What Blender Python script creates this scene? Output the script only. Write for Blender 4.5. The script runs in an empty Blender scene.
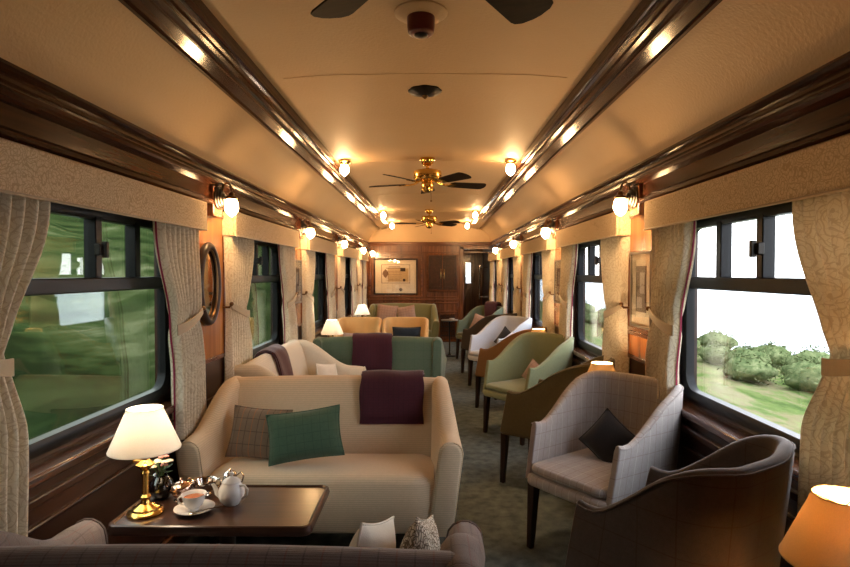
import bpy, math, random
from mathutils import Vector, Matrix
from mathutils import noise as mnoise
random.seed(7)
PI = math.pi
R = math.radians
COL = bpy.context.scene.collection
S = bpy.context.scene

def srgb(r, g, b):
    def f(c):
        c = c / 255.0
        return c / 12.92 if c <= 0.04045 else ((c + 0.055) / 1.055) ** 2.4
    return (f(r), f(g), f(b), 1.0)

# ------------------------------------------------------------------ materials
def new_mat(name):
    m = bpy.data.materials.new(name)
    m.use_nodes = True
    nt = m.node_tree
    for n in list(nt.nodes):
        nt.nodes.remove(n)
    out = nt.nodes.new('ShaderNodeOutputMaterial')
    return m, nt, out

def N(nt, typ, **kw):
    n = nt.nodes.new(typ)
    for k, v in kw.items():
        if k.startswith('i_'):
            n.inputs[k[2:].replace('_', ' ')].default_value = v
        else:
            setattr(n, k, v)
    return n

def L(nt, a, b):
    nt.links.new(a, b)

def mixc(nt, fac, a, b):
    n = nt.nodes.new('ShaderNodeMix')
    n.data_type = 'RGBA'
    for sock, v in ((n.inputs[0], fac), (n.inputs[6], a), (n.inputs[7], b)):
        if isinstance(v, (int, float, tuple)):
            sock.default_value = v
        else:
            nt.links.new(v, sock)
    return n.outputs[2]

def math_n(nt, op, a, b=None):
    n = nt.nodes.new('ShaderNodeMath')
    n.operation = op
    for i, v in enumerate((a, b)):
        if v is None:
            continue
        if isinstance(v, (int, float)):
            n.inputs[i].default_value = v
        else:
            nt.links.new(v, n.inputs[i])
    return n.outputs[0]

def bump(nt, height, strength, dist=0.002):
    n = nt.nodes.new('ShaderNodeBump')
    n.inputs['Strength'].default_value = strength
    n.inputs['Distance'].default_value = dist
    nt.links.new(height, n.inputs['Height'])
    return n.outputs[0]

def principled(nt, out, **kw):
    p = nt.nodes.new('ShaderNodeBsdfPrincipled')
    nt.links.new(p.outputs[0], out.inputs[0])
    for k, v in kw.items():
        s = p.inputs[k.replace('_', ' ')]
        if isinstance(v, (int, float, tuple)):
            s.default_value = v
        else:
            nt.links.new(v, s)
    return p

def plain(name, col, rough=0.5, metal=0.0, **kw):
    m, nt, out = new_mat(name)
    tc = N(nt, 'ShaderNodeTexCoord')
    no = N(nt, 'ShaderNodeTexNoise', i_Scale=35.0, i_Detail=3.0)
    L(nt, tc.outputs['Object'], no.inputs['Vector'])
    dark = tuple(c * 0.82 for c in col[:3]) + (1,)
    c = mixc(nt, no.outputs[0], dark, col)
    principled(nt, out, Base_Color=c, Roughness=rough, Metallic=metal, **kw)
    return m

def wood(name, ca, cb, axis='Y', rough=0.22, coat=0.5, scale=1.0, bmp=0.06, spec=0.5):
    m, nt, out = new_mat(name)
    tc = N(nt, 'ShaderNodeTexCoord')
    mp = N(nt, 'ShaderNodeMapping')
    sc = {'X': (1.2, 26, 26), 'Y': (26, 1.2, 26), 'Z': (26, 26, 1.2)}[axis]
    mp.inputs['Scale'].default_value = tuple(s * scale for s in sc)
    L(nt, tc.outputs['Object'], mp.inputs['Vector'])
    n1 = N(nt, 'ShaderNodeTexNoise', i_Scale=1.0, i_Detail=6.0, i_Roughness=0.6)
    n1.inputs['Distortion'].default_value = 0.8
    L(nt, mp.outputs[0], n1.inputs['Vector'])
    n2 = N(nt, 'ShaderNodeTexNoise', i_Scale=2.2, i_Detail=2.0)
    L(nt, tc.outputs['Object'], n2.inputs['Vector'])
    f = math_n(nt, 'ADD', math_n(nt, 'MULTIPLY', n1.outputs[0], 0.75), math_n(nt, 'MULTIPLY', n2.outputs[0], 0.3))
    rmp = N(nt, 'ShaderNodeValToRGB')
    rmp.color_ramp.elements[0].position = 0.38
    rmp.color_ramp.elements[0].color = ca
    rmp.color_ramp.elements[1].position = 0.66
    rmp.color_ramp.elements[1].color = cb
    L(nt, f, rmp.inputs[0])
    p = principled(nt, out, Base_Color=rmp.outputs[0], Roughness=rough, Normal=bump(nt, n1.outputs[0], bmp, 0.001))
    p.inputs['Coat Weight'].default_value = coat
    p.inputs['Specular IOR Level'].default_value = spec
    p.inputs['Coat Roughness'].default_value = 0.16
    return m

def fabric(name, col, col2=None, lines=None, line_col=None, rib=0.0, rough=0.95, pitch=(0.07, 0.07), lw=0.05, amt=0.6):
    """woven cloth on UVs in metres; optional check lines and fine ribs"""
    m, nt, out = new_mat(name)
    uv = N(nt, 'ShaderNodeUVMap')
    tc = N(nt, 'ShaderNodeTexCoord')
    no = N(nt, 'ShaderNodeTexNoise', i_Scale=420.0, i_Detail=2.0)
    L(nt, tc.outputs['Object'], no.inputs['Vector'])
    big = N(nt, 'ShaderNodeTexNoise', i_Scale=55.0, i_Detail=4.0)
    L(nt, tc.outputs['Object'], big.inputs['Vector'])
    col2 = col2 or tuple(c * 0.62 for c in col[:3]) + (1,)
    f = math_n(nt, 'ADD', math_n(nt, 'MULTIPLY', no.outputs[0], 0.7), math_n(nt, 'MULTIPLY', big.outputs[0], 0.35))
    c = mixc(nt, f, col2, col)
    sp = N(nt, 'ShaderNodeSeparateXYZ')
    L(nt, uv.outputs[0], sp.inputs[0])
    h = no.outputs[0]
    if rib:
        w = math_n(nt, 'SINE', math_n(nt, 'MULTIPLY', sp.outputs[1], 2 * PI / rib))
        w = math_n(nt, 'MULTIPLY', math_n(nt, 'ADD', w, 1.0), 0.5)
        dark = tuple(x * 0.6 for x in col[:3]) + (1,)
        c = mixc(nt, math_n(nt, 'MULTIPLY', w, 0.5), c, dark)
        h = math_n(nt, 'ADD', h, math_n(nt, 'MULTIPLY', w, -0.6))
    if lines:
        ms = []
        for i, pt in enumerate(pitch):
            if not pt:
                continue
            fr = math_n(nt, 'FRACT', math_n(nt, 'DIVIDE', sp.outputs[i], pt))
            ms.append(math_n(nt, 'LESS_THAN', fr, lw))
        mk_ = ms[0]
        for q in ms[1:]:
            mk_ = math_n(nt, 'MAXIMUM', mk_, q)
        c = mixc(nt, math_n(nt, 'MULTIPLY', mk_, amt), c, lines)
        if line_col:
            fr = math_n(nt, 'FRACT', math_n(nt, 'DIVIDE', math_n(nt, 'ADD', sp.outputs[0], pitch[0] * 0.5), pitch[0]))
            c = mixc(nt, math_n(nt, 'MULTIPLY', math_n(nt, 'LESS_THAN', fr, lw), amt), c, line_col)
    p = principled(nt, out, Base_Color=c, Roughness=rough, Normal=bump(nt, h, 0.5, 0.0012))
    p.inputs['Sheen Weight'].default_value = 0.25
    p.inputs['Sheen Roughness'].default_value = 0.5
    p.inputs['Specular IOR Level'].default_value = 0.2
    return m

def damask(name, col, pat, transl=0.25, scale=9.0, amt=0.5, ew=0.06):
    m, nt, out = new_mat(name)
    tc = N(nt, 'ShaderNodeTexCoord')
    wob = N(nt, 'ShaderNodeTexNoise', i_Scale=14.0, i_Detail=2.0)
    L(nt, tc.outputs['Object'], wob.inputs['Vector'])
    mx = N(nt, 'ShaderNodeVectorMath', operation='MULTIPLY_ADD')
    L(nt, wob.outputs['Color'], mx.inputs[0])
    mx.inputs[1].default_value = (0.05, 0.05, 0.05)
    L(nt, tc.outputs['Object'], mx.inputs[2])
    vo = N(nt, 'ShaderNodeTexVoronoi', i_Scale=scale)
    L(nt, mx.outputs[0], vo.inputs['Vector'])
    rings = math_n(nt, 'SINE', math_n(nt, 'MULTIPLY', vo.outputs['Distance'], 46.0))
    v2 = N(nt, 'ShaderNodeTexVoronoi', i_Scale=scale * 5.5, feature='DISTANCE_TO_EDGE')
    L(nt, mx.outputs[0], v2.inputs['Vector'])
    e = math_n(nt, 'LESS_THAN', v2.outputs['Distance'], ew)
    r2 = math_n(nt, 'GREATER_THAN', rings, 0.72)
    mask = math_n(nt, 'MAXIMUM', r2, e)
    c = mixc(nt, math_n(nt, 'MULTIPLY', mask, amt), col, pat)
    d = N(nt, 'ShaderNodeBsdfDiffuse')
    t = N(nt, 'ShaderNodeBsdfTranslucent')
    L(nt, c, d.inputs[0]); L(nt, c, t.inputs[0])
    nb = bump(nt, mask, 0.25, 0.001)
    L(nt, nb, d.inputs['Normal'])
    ms = N(nt, 'ShaderNodeMixShader')
    ms.inputs[0].default_value = transl
    L(nt, d.outputs[0], ms.inputs[1]); L(nt, t.outputs[0], ms.inputs[2])
    L(nt, ms.outputs[0], out.inputs[0])
    return m

def glass_thin(name, tint=(1, 1, 1, 1), ior=1.5, mul=1.6):
    m, nt, out = new_mat(name)
    lw = N(nt, 'ShaderNodeLayerWeight'); lw.inputs[0].default_value = 0.5
    f5 = math_n(nt, 'POWER', lw.outputs['Facing'], 5.0)
    f = math_n(nt, 'MINIMUM', math_n(nt, 'MULTIPLY', math_n(nt, 'ADD', math_n(nt, 'MULTIPLY', f5, 0.96), 0.04), mul), 1.0)
    t = N(nt, 'ShaderNodeBsdfTransparent'); t.inputs[0].default_value = tint
    g = N(nt, 'ShaderNodeBsdfGlossy'); g.inputs['Roughness'].default_value = 0.01
    ms = N(nt, 'ShaderNodeMixShader')
    L(nt, f, ms.inputs[0]); L(nt, t.outputs[0], ms.inputs[1]); L(nt, g.outputs[0], ms.inputs[2])
    L(nt, ms.outputs[0], out.inputs[0])
    return m

def glow(name, col, strength, core=None):
    m, nt, out = new_mat(name)
    e = N(nt, 'ShaderNodeEmission'); e.inputs[0].default_value = col; e.inputs[1].default_value = strength
    L(nt, e.outputs[0], out.inputs[0])
    return m

def shade_mat(name, col, transl=0.6, weave=600.0):
    m, nt, out = new_mat(name)
    tc = N(nt, 'ShaderNodeTexCoord')
    mp = N(nt, 'ShaderNodeMapping'); mp.inputs['Scale'].default_value = (weave, weave, weave * 0.15)
    mp.inputs['Rotation'].default_value = (0.5, 0.3, 0)
    L(nt, tc.outputs['Object'], mp.inputs['Vector'])
    no = N(nt, 'ShaderNodeTexNoise', i_Scale=1.0, i_Detail=2.0)
    L(nt, mp.outputs[0], no.inputs['Vector'])
    c = mixc(nt, no.outputs[0], tuple(x * 0.8 for x in col[:3]) + (1,), col)
    d = N(nt, 'ShaderNodeBsdfDiffuse'); t = N(nt, 'ShaderNodeBsdfTranslucent')
    L(nt, c, d.inputs[0]); L(nt, c, t.inputs[0])
    ms = N(nt, 'ShaderNodeMixShader'); ms.inputs[0].default_value = transl
    L(nt, d.outputs[0], ms.inputs[1]); L(nt, t.outputs[0], ms.inputs[2])
    L(nt, ms.outputs[0], out.inputs[0])
    return m

def ceiling_mat():
    m, nt, out = new_mat('ceiling_paper')
    tc = N(nt, 'ShaderNodeTexCoord')
    no = N(nt, 'ShaderNodeTexNoise', i_Scale=75.0, i_Detail=4.0)
    L(nt, tc.outputs['Object'], no.inputs['Vector'])
    st = N(nt, 'ShaderNodeTexNoise', i_Scale=1.6, i_Detail=5.0)
    L(nt, tc.outputs['Object'], st.inputs['Vector'])
    c = mixc(nt, st.outputs[0], (0.50, 0.335, 0.185, 1), (0.62, 0.45, 0.27, 1))
    c = mixc(nt, math_n(nt, 'MULTIPLY', no.outputs[0], 0.25), c, (0.4, 0.31, 0.2, 1))
    principled(nt, out, Base_Color=c, Roughness=0.6, Normal=bump(nt, no.outputs[0], 0.55, 0.004))
    return m

def carpet_mat():
    m, nt, out = new_mat('carpet_wool')
    tc = N(nt, 'ShaderNodeTexCoord')
    a = N(nt, 'ShaderNodeTexNoise', i_Scale=220.0, i_Detail=2.0)
    b = N(nt, 'ShaderNodeTexNoise', i_Scale=14.0, i_Detail=6.0)
    L(nt, tc.outputs['Object'], a.inputs['Vector']); L(nt, tc.outputs['Object'], b.inputs['Vector'])
    f = math_n(nt, 'MULTIPLY', math_n(nt, 'ADD', a.outputs[0], b.outputs[0]), 0.5)
    rmp = N(nt, 'ShaderNodeValToRGB')
    rmp.color_ramp.elements[0].position = 0.36; rmp.color_ramp.elements[0].color = (0.022, 0.032, 0.032, 1)
    rmp.color_ramp.elements[1].position = 0.66; rmp.color_ramp.elements[1].color = (0.14, 0.165, 0.155, 1)
    L(nt, f, rmp.inputs[0])
    principled(nt, out, Base_Color=rmp.outputs[0], Roughness=1.0, Normal=bump(nt, a.outputs[0], 0.6, 0.004))
    return m

def grass_mat(name, ramp, scale=(0.35, 0.09, 0.5)):
    m, nt, out = new_mat(name)
    tc = N(nt, 'ShaderNodeTexCoord')
    mp = N(nt, 'ShaderNodeMapping'); mp.inputs['Scale'].default_value = scale
    L(nt, tc.outputs['Object'], mp.inputs['Vector'])
    a = N(nt, 'ShaderNodeTexNoise', i_Scale=2.2, i_Detail=8.0, i_Roughness=0.65)
    L(nt, mp.outputs[0], a.inputs['Vector'])
    b = N(nt, 'ShaderNodeTexNoise', i_Scale=0.25, i_Detail=3.0)
    L(nt, tc.outputs['Object'], b.inputs['Vector'])
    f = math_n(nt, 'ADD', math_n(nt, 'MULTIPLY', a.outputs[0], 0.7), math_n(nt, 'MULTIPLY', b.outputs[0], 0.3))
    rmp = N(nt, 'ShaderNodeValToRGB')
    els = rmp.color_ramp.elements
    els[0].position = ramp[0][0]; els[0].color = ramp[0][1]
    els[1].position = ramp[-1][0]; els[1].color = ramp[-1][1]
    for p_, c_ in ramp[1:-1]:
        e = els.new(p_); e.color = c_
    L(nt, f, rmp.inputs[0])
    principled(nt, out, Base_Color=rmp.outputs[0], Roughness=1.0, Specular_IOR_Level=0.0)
    return m

M = {}
M['mahog'] = wood('mahogany', (0.050, 0.016, 0.007, 1), (0.16, 0.055, 0.02, 1), 'Y')
M['mahogZ'] = wood('mahogany_upright', (0.060, 0.018, 0.008, 1), (0.19, 0.062, 0.022, 1), 'Z')
M['mahogX'] = wood('mahogany_cross', (0.060, 0.018, 0.008, 1), (0.19, 0.062, 0.022, 1), 'X')
M['rail'] = wood('ceiling_rail_wood', (0.020, 0.007, 0.004, 1), (0.062, 0.021, 0.009, 1), 'Y', rough=0.15, coat=0.0, bmp=0.0, spec=0.22)
M['dado'] = wood('dark_dado_wood', (0.018, 0.007, 0.004, 1), (0.052, 0.018, 0.009, 1), 'Y', rough=0.28, coat=0.1, scale=0.6, bmp=0.02, spec=0.35)
M['veneer'] = wood('golden_veneer', (0.20, 0.060, 0.012, 1), (0.48, 0.17, 0.034, 1), 'Z', rough=0.25, scale=0.5)
M['tabletop'] = wood('table_wood', (0.025, 0.010, 0.006, 1), (0.075, 0.028, 0.014, 1), 'X', rough=0.3, coat=0.15, spec=0.4)
M['legwood'] = wood('dark_leg_wood', (0.012, 0.006, 0.004, 1), (0.035, 0.016, 0.010, 1), 'Z', rough=0.4, coat=0.0, spec=0.3)
M['darkframe'] = plain('black_window_metal', (0.008, 0.008, 0.010, 1), 0.35, Specular_IOR_Level=0.2)
M['ceiling'] = ceiling_mat()
M['carpet'] = carpet_mat()
M['brass'] = plain('polished_brass', (0.80, 0.50, 0.14, 1), 0.18, 1.0)
M['oldbrass'] = plain('aged_brass', (0.22, 0.12, 0.05, 1), 0.35, 1.0)
M['iron'] = plain('dark_iron', (0.02, 0.016, 0.013, 1), 0.4, 0.6)
M['silver'] = plain('silver_plate', (0.78, 0.72, 0.66, 1), 0.14, 1.0)
M['coppery'] = plain('rose_silver', (0.85, 0.58, 0.46, 1), 0.16, 1.0)
M['china'] = plain('white_china', (0.80, 0.77, 0.74, 1), 0.12)
M['tea'] = plain('milky_tea', (0.42, 0.14, 0.06, 1), 0.08)
M['blade'] = wood('fan_blade_wood', (0.010, 0.007, 0.005, 1), (0.025, 0.014, 0.009, 1), 'X', rough=0.6, coat=0.0, spec=0.08)
M['red'] = plain('red_plastic', (0.10, 0.008, 0.008, 1), 0.35)
M['glass'] = glass_thin('window_glass')
M['glassL'] = glass_thin('shaded_side_glass', mul=1.7, tint=(0.95, 0.99, 0.92, 1))
M['picglass'] = glass_thin('picture_glass', mul=1.2)
M['vaseglass'] = glass_thin('smoked_vase_glass', tint=(0.35, 0.35, 0.36, 1), mul=2.5)
M['mirror'] = plain('mirror_silver', (0.75, 0.75, 0.75, 1), 0.03, 1.0)
M['curtain'] = damask('curtain_damask', srgb(240, 229, 207), srgb(186, 162, 124), 0.25, 9.0, 0.42, 0.028)
M['valance'] = damask('valance_damask', srgb(214, 194, 164), srgb(150, 124, 92), 0.0, 14.0)
M['tie'] = fabric('tieback_cloth', srgb(190, 172, 145))
M['lining'] = plain('crimson_lining', srgb(150, 40, 70), 0.8)
M['beige'] = fabric('beige_ribbed_weave', srgb(236, 210, 176), rib=0.011)
M['cream'] = fabric('cream_weave', srgb(228, 216, 196), rib=0.011)
M['tweed_dark'] = fabric('dark_brown_tweed', srgb(138, 122, 116), srgb(82, 73, 70), lines=srgb(50, 42, 40), line_col=srgb(120, 60, 46), pitch=(0.085, 0.085), lw=0.05, rib=0.006, amt=0.35)
M['tweed_cord'] = fabric('charcoal_ribbed_tweed', srgb(108, 96, 90), srgb(58, 52, 50), lines=srgb(70, 38, 34), pitch=(0.12, 0.12), lw=0.03, rib=0.0, amt=0.45)
M['check'] = fabric('grey_windowpane_check', srgb(184, 174, 168), srgb(132, 124, 120), lines=srgb(108, 78, 74), line_col=srgb(214, 204, 196), pitch=(0.085, 0.085), lw=0.04, amt=0.42)
M['olive_brown'] = fabric('olive_brown_wool', srgb(112, 98, 66), srgb(74, 64, 42))
M['sage'] = fabric('sage_green_wool', srgb(138, 140, 104), srgb(102, 106, 74))
M['pale_grey'] = fabric('pale_blue_grey_wool', srgb(206, 208, 214), srgb(168, 170, 178))
M['tan_brown'] = fabric('tan_brown_wool', srgb(150, 108, 66), srgb(110, 78, 48))
M['dark_brown'] = fabric('dark_brown_wool', srgb(70, 58, 46), srgb(46, 38, 32))
M['moss'] = fabric('moss_green_wool', srgb(98, 108, 88), srgb(68, 78, 62))
M['green_sofa'] = fabric('bottle_green_tweed', srgb(98, 116, 98), srgb(66, 82, 68), lines=srgb(60, 92, 70), pitch=(0.09, 0.09), lw=0.04, amt=0.5)
M['olive'] = fabric('olive_green_weave', srgb(128, 128, 88), srgb(92, 92, 62))
M['tan'] = fabric('tan_leather_cloth', srgb(228, 186, 126), srgb(200, 158, 102))
M['maroon'] = fabric('maroon_knit', srgb(80, 34, 48), srgb(48, 20, 30), lines=srgb(50, 22, 34), pitch=(0.03, 0.016), lw=0.12, amt=0.5)
M['plaid'] = fabric('brown_plaid', srgb(140, 118, 98), srgb(100, 82, 68), lines=srgb(74, 58, 48), line_col=srgb(170, 104, 60), pitch=(0.07, 0.07), lw=0.07)
M['green_cush'] = fabric('emerald_tweed', srgb(82, 106, 84), srgb(52, 72, 56), lines=srgb(52, 74, 58), pitch=(0.045, 0.045), lw=0.08, amt=0.5)
M['black_cush'] = fabric('black_wool', srgb(44, 42, 44), srgb(26, 25, 28))
M['pink_cush'] = fabric('dusty_pink_wool', srgb(178, 148, 132), srgb(130, 104, 92), lines=srgb(120, 92, 82), pitch=(0.05, 0.05), lw=0.08)
M['white_cush'] = fabric('off_white_linen', srgb(232, 224, 210), srgb(200, 190, 174))
M['leaf_cush'] = damask('leaf_print_linen', srgb(232, 220, 200), srgb(86, 66, 46), 0.0, 16.0, 0.8, 0.09)
M['navy_cush'] = fabric('navy_wool', srgb(34, 44, 56), srgb(24, 30, 40))
M['shadeL'] = shade_mat('cream_lamp_shade', (0.90, 0.87, 0.82, 1), 0.40)
M['shadeR'] = shade_mat('amber_lamp_shade', (0.84, 0.66, 0.40, 1), 0.13)
M['globe'] = glow('warm_frosted_globe', (1.0, 0.60, 0.27, 1), 135.0)
M['bulb'] = glow('warm_bulb', (1.0, 0.70, 0.40, 1), 22.0)
M['paper'] = plain('cream_mount_paper', srgb(236, 222, 196), 0.8)
M['ink'] = plain('sepia_ink', srgb(120, 82, 50), 0.8)
M['inkdark'] = plain('dark_ink', srgb(56, 40, 30), 0.8)
M['printbg'] = plain('sepia_print', srgb(206, 178, 132), 0.8)
M['photo'] = plain('brown_photograph', srgb(104, 84, 66), 0.6)
M['photol'] = plain('pale_photograph', srgb(190, 180, 166), 0.6)
M['pewter'] = plain('pewter_frame', srgb(150, 140, 128), 0.35, 0.7)
M['petal'] = plain('pale_petals', srgb(238, 222, 196), 0.7)
M['petal2'] = plain('pink_petals', srgb(214, 150, 140), 0.7)
M['leaf'] = plain('leaf_green', srgb(64, 86, 40), 0.6)
M['wax'] = plain('seal_white', srgb(245, 238, 220), 0.6)
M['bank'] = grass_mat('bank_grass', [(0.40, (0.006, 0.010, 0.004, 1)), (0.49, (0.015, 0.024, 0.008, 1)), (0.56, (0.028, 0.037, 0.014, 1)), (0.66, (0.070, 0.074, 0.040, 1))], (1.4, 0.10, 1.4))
M['meadow'] = grass_mat('meadow_grass', [(0.38, (0.045, 0.075, 0.022, 1)), (0.47, (0.095, 0.135, 0.040, 1)), (0.53, (0.165, 0.140, 0.080, 1)), (0.60, (0.15, 0.185, 0.07, 1))], (1.0, 0.35, 1.0))
M['bush'] = grass_mat('bush_leaves', [(0.38, (0.050, 0.075, 0.028, 1)), (0.5, (0.11, 0.14, 0.06, 1)), (0.62, (0.20, 0.22, 0.11, 1))], (3, 3, 3))
M['sea'] = plain('haze_bleached_water', (0.62, 0.68, 0.70, 1), 0.5)  # distant haze and sky reflection are bleached into this colour

# ------------------------------------------------------------------ mesh helpers
class MB:
    def __init__(s):
        s.v, s.f = [], []
    def add(s, vs, fs):
        o = len(s.v)
        s.v += [tuple(v) for v in vs]
        s.f += [tuple(i + o for i in f) for f in fs]
        return s
    def box(s, x0, x1, y0, y1, z0, z1):
        vs = [(x, y, z) for z in (z0, z1) for y in (y0, y1) for x in (x0, x1)]
        return s.add(vs, [(0, 2, 3, 1), (4, 5, 7, 6), (0, 1, 5, 4), (2, 6, 7, 3), (0, 4, 6, 2), (1, 3, 7, 5)])
    def lathe(s, prof, c=(0, 0, 0), n=24, axis='z', cap=True):
        vs = []
        for r, h in prof:
            for k in range(n):
                a = 2 * PI * k / n
                p = (r * math.cos(a), r * math.sin(a), h)
                if axis == 'x': p = (h, r * math.cos(a), r * math.sin(a))
                if axis == 'y': p = (r * math.cos(a), h, r * math.sin(a))
                vs.append((p[0] + c[0], p[1] + c[1], p[2] + c[2]))
        fs = []
        for i in range(len(prof) - 1):
            for k in range(n):
                k2 = (k + 1) % n
                fs.append((i * n + k, i * n + k2, (i + 1) * n + k2, (i + 1) * n + k))
        if cap:
            fs.append(tuple(range(n))[::-1])
            fs.append(tuple((len(prof) - 1) * n + k for k in range(n)))
        return s.add(vs, fs)
    def loft(s, rings, cap=True, closed=True):
        n = len(rings[0]); vs = [p for r in rings for p in r]; fs = []
        for i in range(len(rings) - 1):
            for k in range(n if closed else n - 1):
                k2 = (k + 1) % n
                fs.append((i * n + k, i * n + k2, (i + 1) * n + k2, (i + 1) * n + k))
        if cap:
            fs.append(tuple(range(n))[::-1])
            fs.append(tuple((len(rings) - 1) * n + k for k in range(n)))
        return s.add(vs, fs)
    def tube(s, pts, r, n=10, cap=True, loop=False):
        P = [Vector(p) for p in pts]; m = len(P)
        rr = r if isinstance(r, (list, tuple)) else [r] * m
        rings = []; up = None
        for i in range(m):
            if loop: t = P[(i + 1) % m] - P[i - 1]
            else: t = P[min(i + 1, m - 1)] - P[max(i - 1, 0)]
            if t.length < 1e-9: t = Vector((0, 0, 1))
            t.normalize()
            if up is None:
                up = Vector((0, 0, 1)) if abs(t.z) < 0.9 else Vector((1, 0, 0))
            up = (up - t * up.dot(t))
            if up.length < 1e-6: up = Vector((0, 1, 0)) - t * t.y
            up.normalize()
            b = t.cross(up)
            rings.append([P[i] + (up * math.cos(2 * PI * k / n) + b * math.sin(2 * PI * k / n)) * rr[i] for k in range(n)])
        if loop: rings.append(rings[0])
        return s.loft(rings, cap and not loop)
    def prism(s, prof, y0, y1):
        """profile of (x,z) run along y"""
        n = len(prof)
        vs = [(x, y0, z) for x, z in prof] + [(x, y1, z) for x, z in prof]
        fs = [(i, (i + 1) % n, n + (i + 1) % n, n + i) for i in range(n)]
        fs += [tuple(range(n))[::-1], tuple(range(n, 2 * n))]
        return s.add(vs, fs)
    def ball(s, c, r, n=14, m=8, sc=(1, 1, 1)):
        prof = []
        rings = []
        for i in range(m + 1):
            th = PI * i / m
            rad = max(math.sin(th), 0.01) * r; z = -math.cos(th) * r
            rings.append([(c[0] + rad * math.cos(2 * PI * k / n) * sc[0], c[1] + rad * math.sin(2 * PI * k / n) * sc[1], c[2] + z * sc[2]) for k in range(n)])
        return s.loft(rings)

def mk(name, mb, mat, parent=None, smooth=True, ang=38, bevel=0.0, segs=2, sub=0, uv=None, loc=None, rot=None, label=None):
    me = bpy.data.meshes.new(name)
    me.from_pydata(mb.v, [], mb.f)
    me.update()
    import bmesh
    bm = bmesh.new(); bm.from_mesh(me)
    bmesh.ops.recalc_face_normals(bm, faces=bm.faces)
    bm.to_mesh(me); bm.free()
    ul = me.uv_layers.new(name='UVMap')
    vs = me.vertices
    for p in me.polygons:
        n = p.normal; a = (abs(n.x), abs(n.y), abs(n.z)); k = a.index(max(a))
        for li in p.loop_indices:
            vi = me.loops[li].vertex_index; c = vs[vi].co
            if uv is not None: ul.data[li].uv = uv[vi]
            elif k == 0: ul.data[li].uv = (c.y, c.z)
            elif k == 1: ul.data[li].uv = (c.x, c.z)
            else: ul.data[li].uv = (c.x, c.y)
    if smooth:
        me.shade_smooth()
        if ang: me.set_sharp_from_angle(angle=R(ang))
    me.materials.append(mat)
    o = bpy.data.objects.new(name, me); COL.objects.link(o)
    if parent: o.parent = parent
    if loc: o.location = loc
    if rot: o.rotation_euler = rot
    if bevel:
        b = o.modifiers.new('bevel', 'BEVEL'); b.width = bevel; b.segments = segs; b.limit_method = 'ANGLE'; b.angle_limit = R(40)
    if sub:
        b = o.modifiers.new('sub', 'SUBSURF'); b.levels = sub; b.render_levels = sub
    if label: o['label'] = label
    return o

def thing(name, label, cat, loc=(0, 0, 0), rz=0.0, group=None):
    o = bpy.data.objects.new(name, None); COL.objects.link(o)
    o.location = loc; o.rotation_euler = (0, 0, rz); o.empty_display_size = 0.1
    o['label'] = label; o['category'] = cat
    if group: o['group'] = group
    return o

def tag(o, label, cat, group=None):
    o['label'] = label; o['category'] = cat
    if group: o['group'] = group
    return o

def struct(o):
    o['kind'] = 'structure'; return o

def B(*a):
    return MB().box(*a)

# ------------------------------------------------------------------ the carriage shell
Y0, YE = -0.9, 11.1
F0 = 0.122    # floor level before scaling
WIN = {-1: [(2.13, .81), (4.18, .81), (6.21, .81), (8.26, .81), (9.95, .50)],
       1: [(2.13, .81), (4.18, .81), (6.21, .81), (8.26, .81), (10.22, .76)]}
ORD = ['nearest', 'second', 'third', 'fourth', 'farthest']
SIDE = {-1: 'left', 1: 'right'}

fl = struct(mk('floor', B(-1.53, 1.53, Y0 * 1.09, 14.4, -0.05, 0.0), M['carpet'], smooth=False))

def sbox(mb, s, x0, x1, y0, y1, z0, z1):
    a, b = sorted((s * x0, s * x1)); mb.box(a, b, y0, y1, z0, z1)

tn = [0]
def trim(mb, mat, bevel=0.003, smooth=True, ang=38):
    tn[0] += 1
    return struct(mk('trim_%d' % tn[0], mb, mat, smooth=smooth, bevel=bevel, ang=ang))

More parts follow.
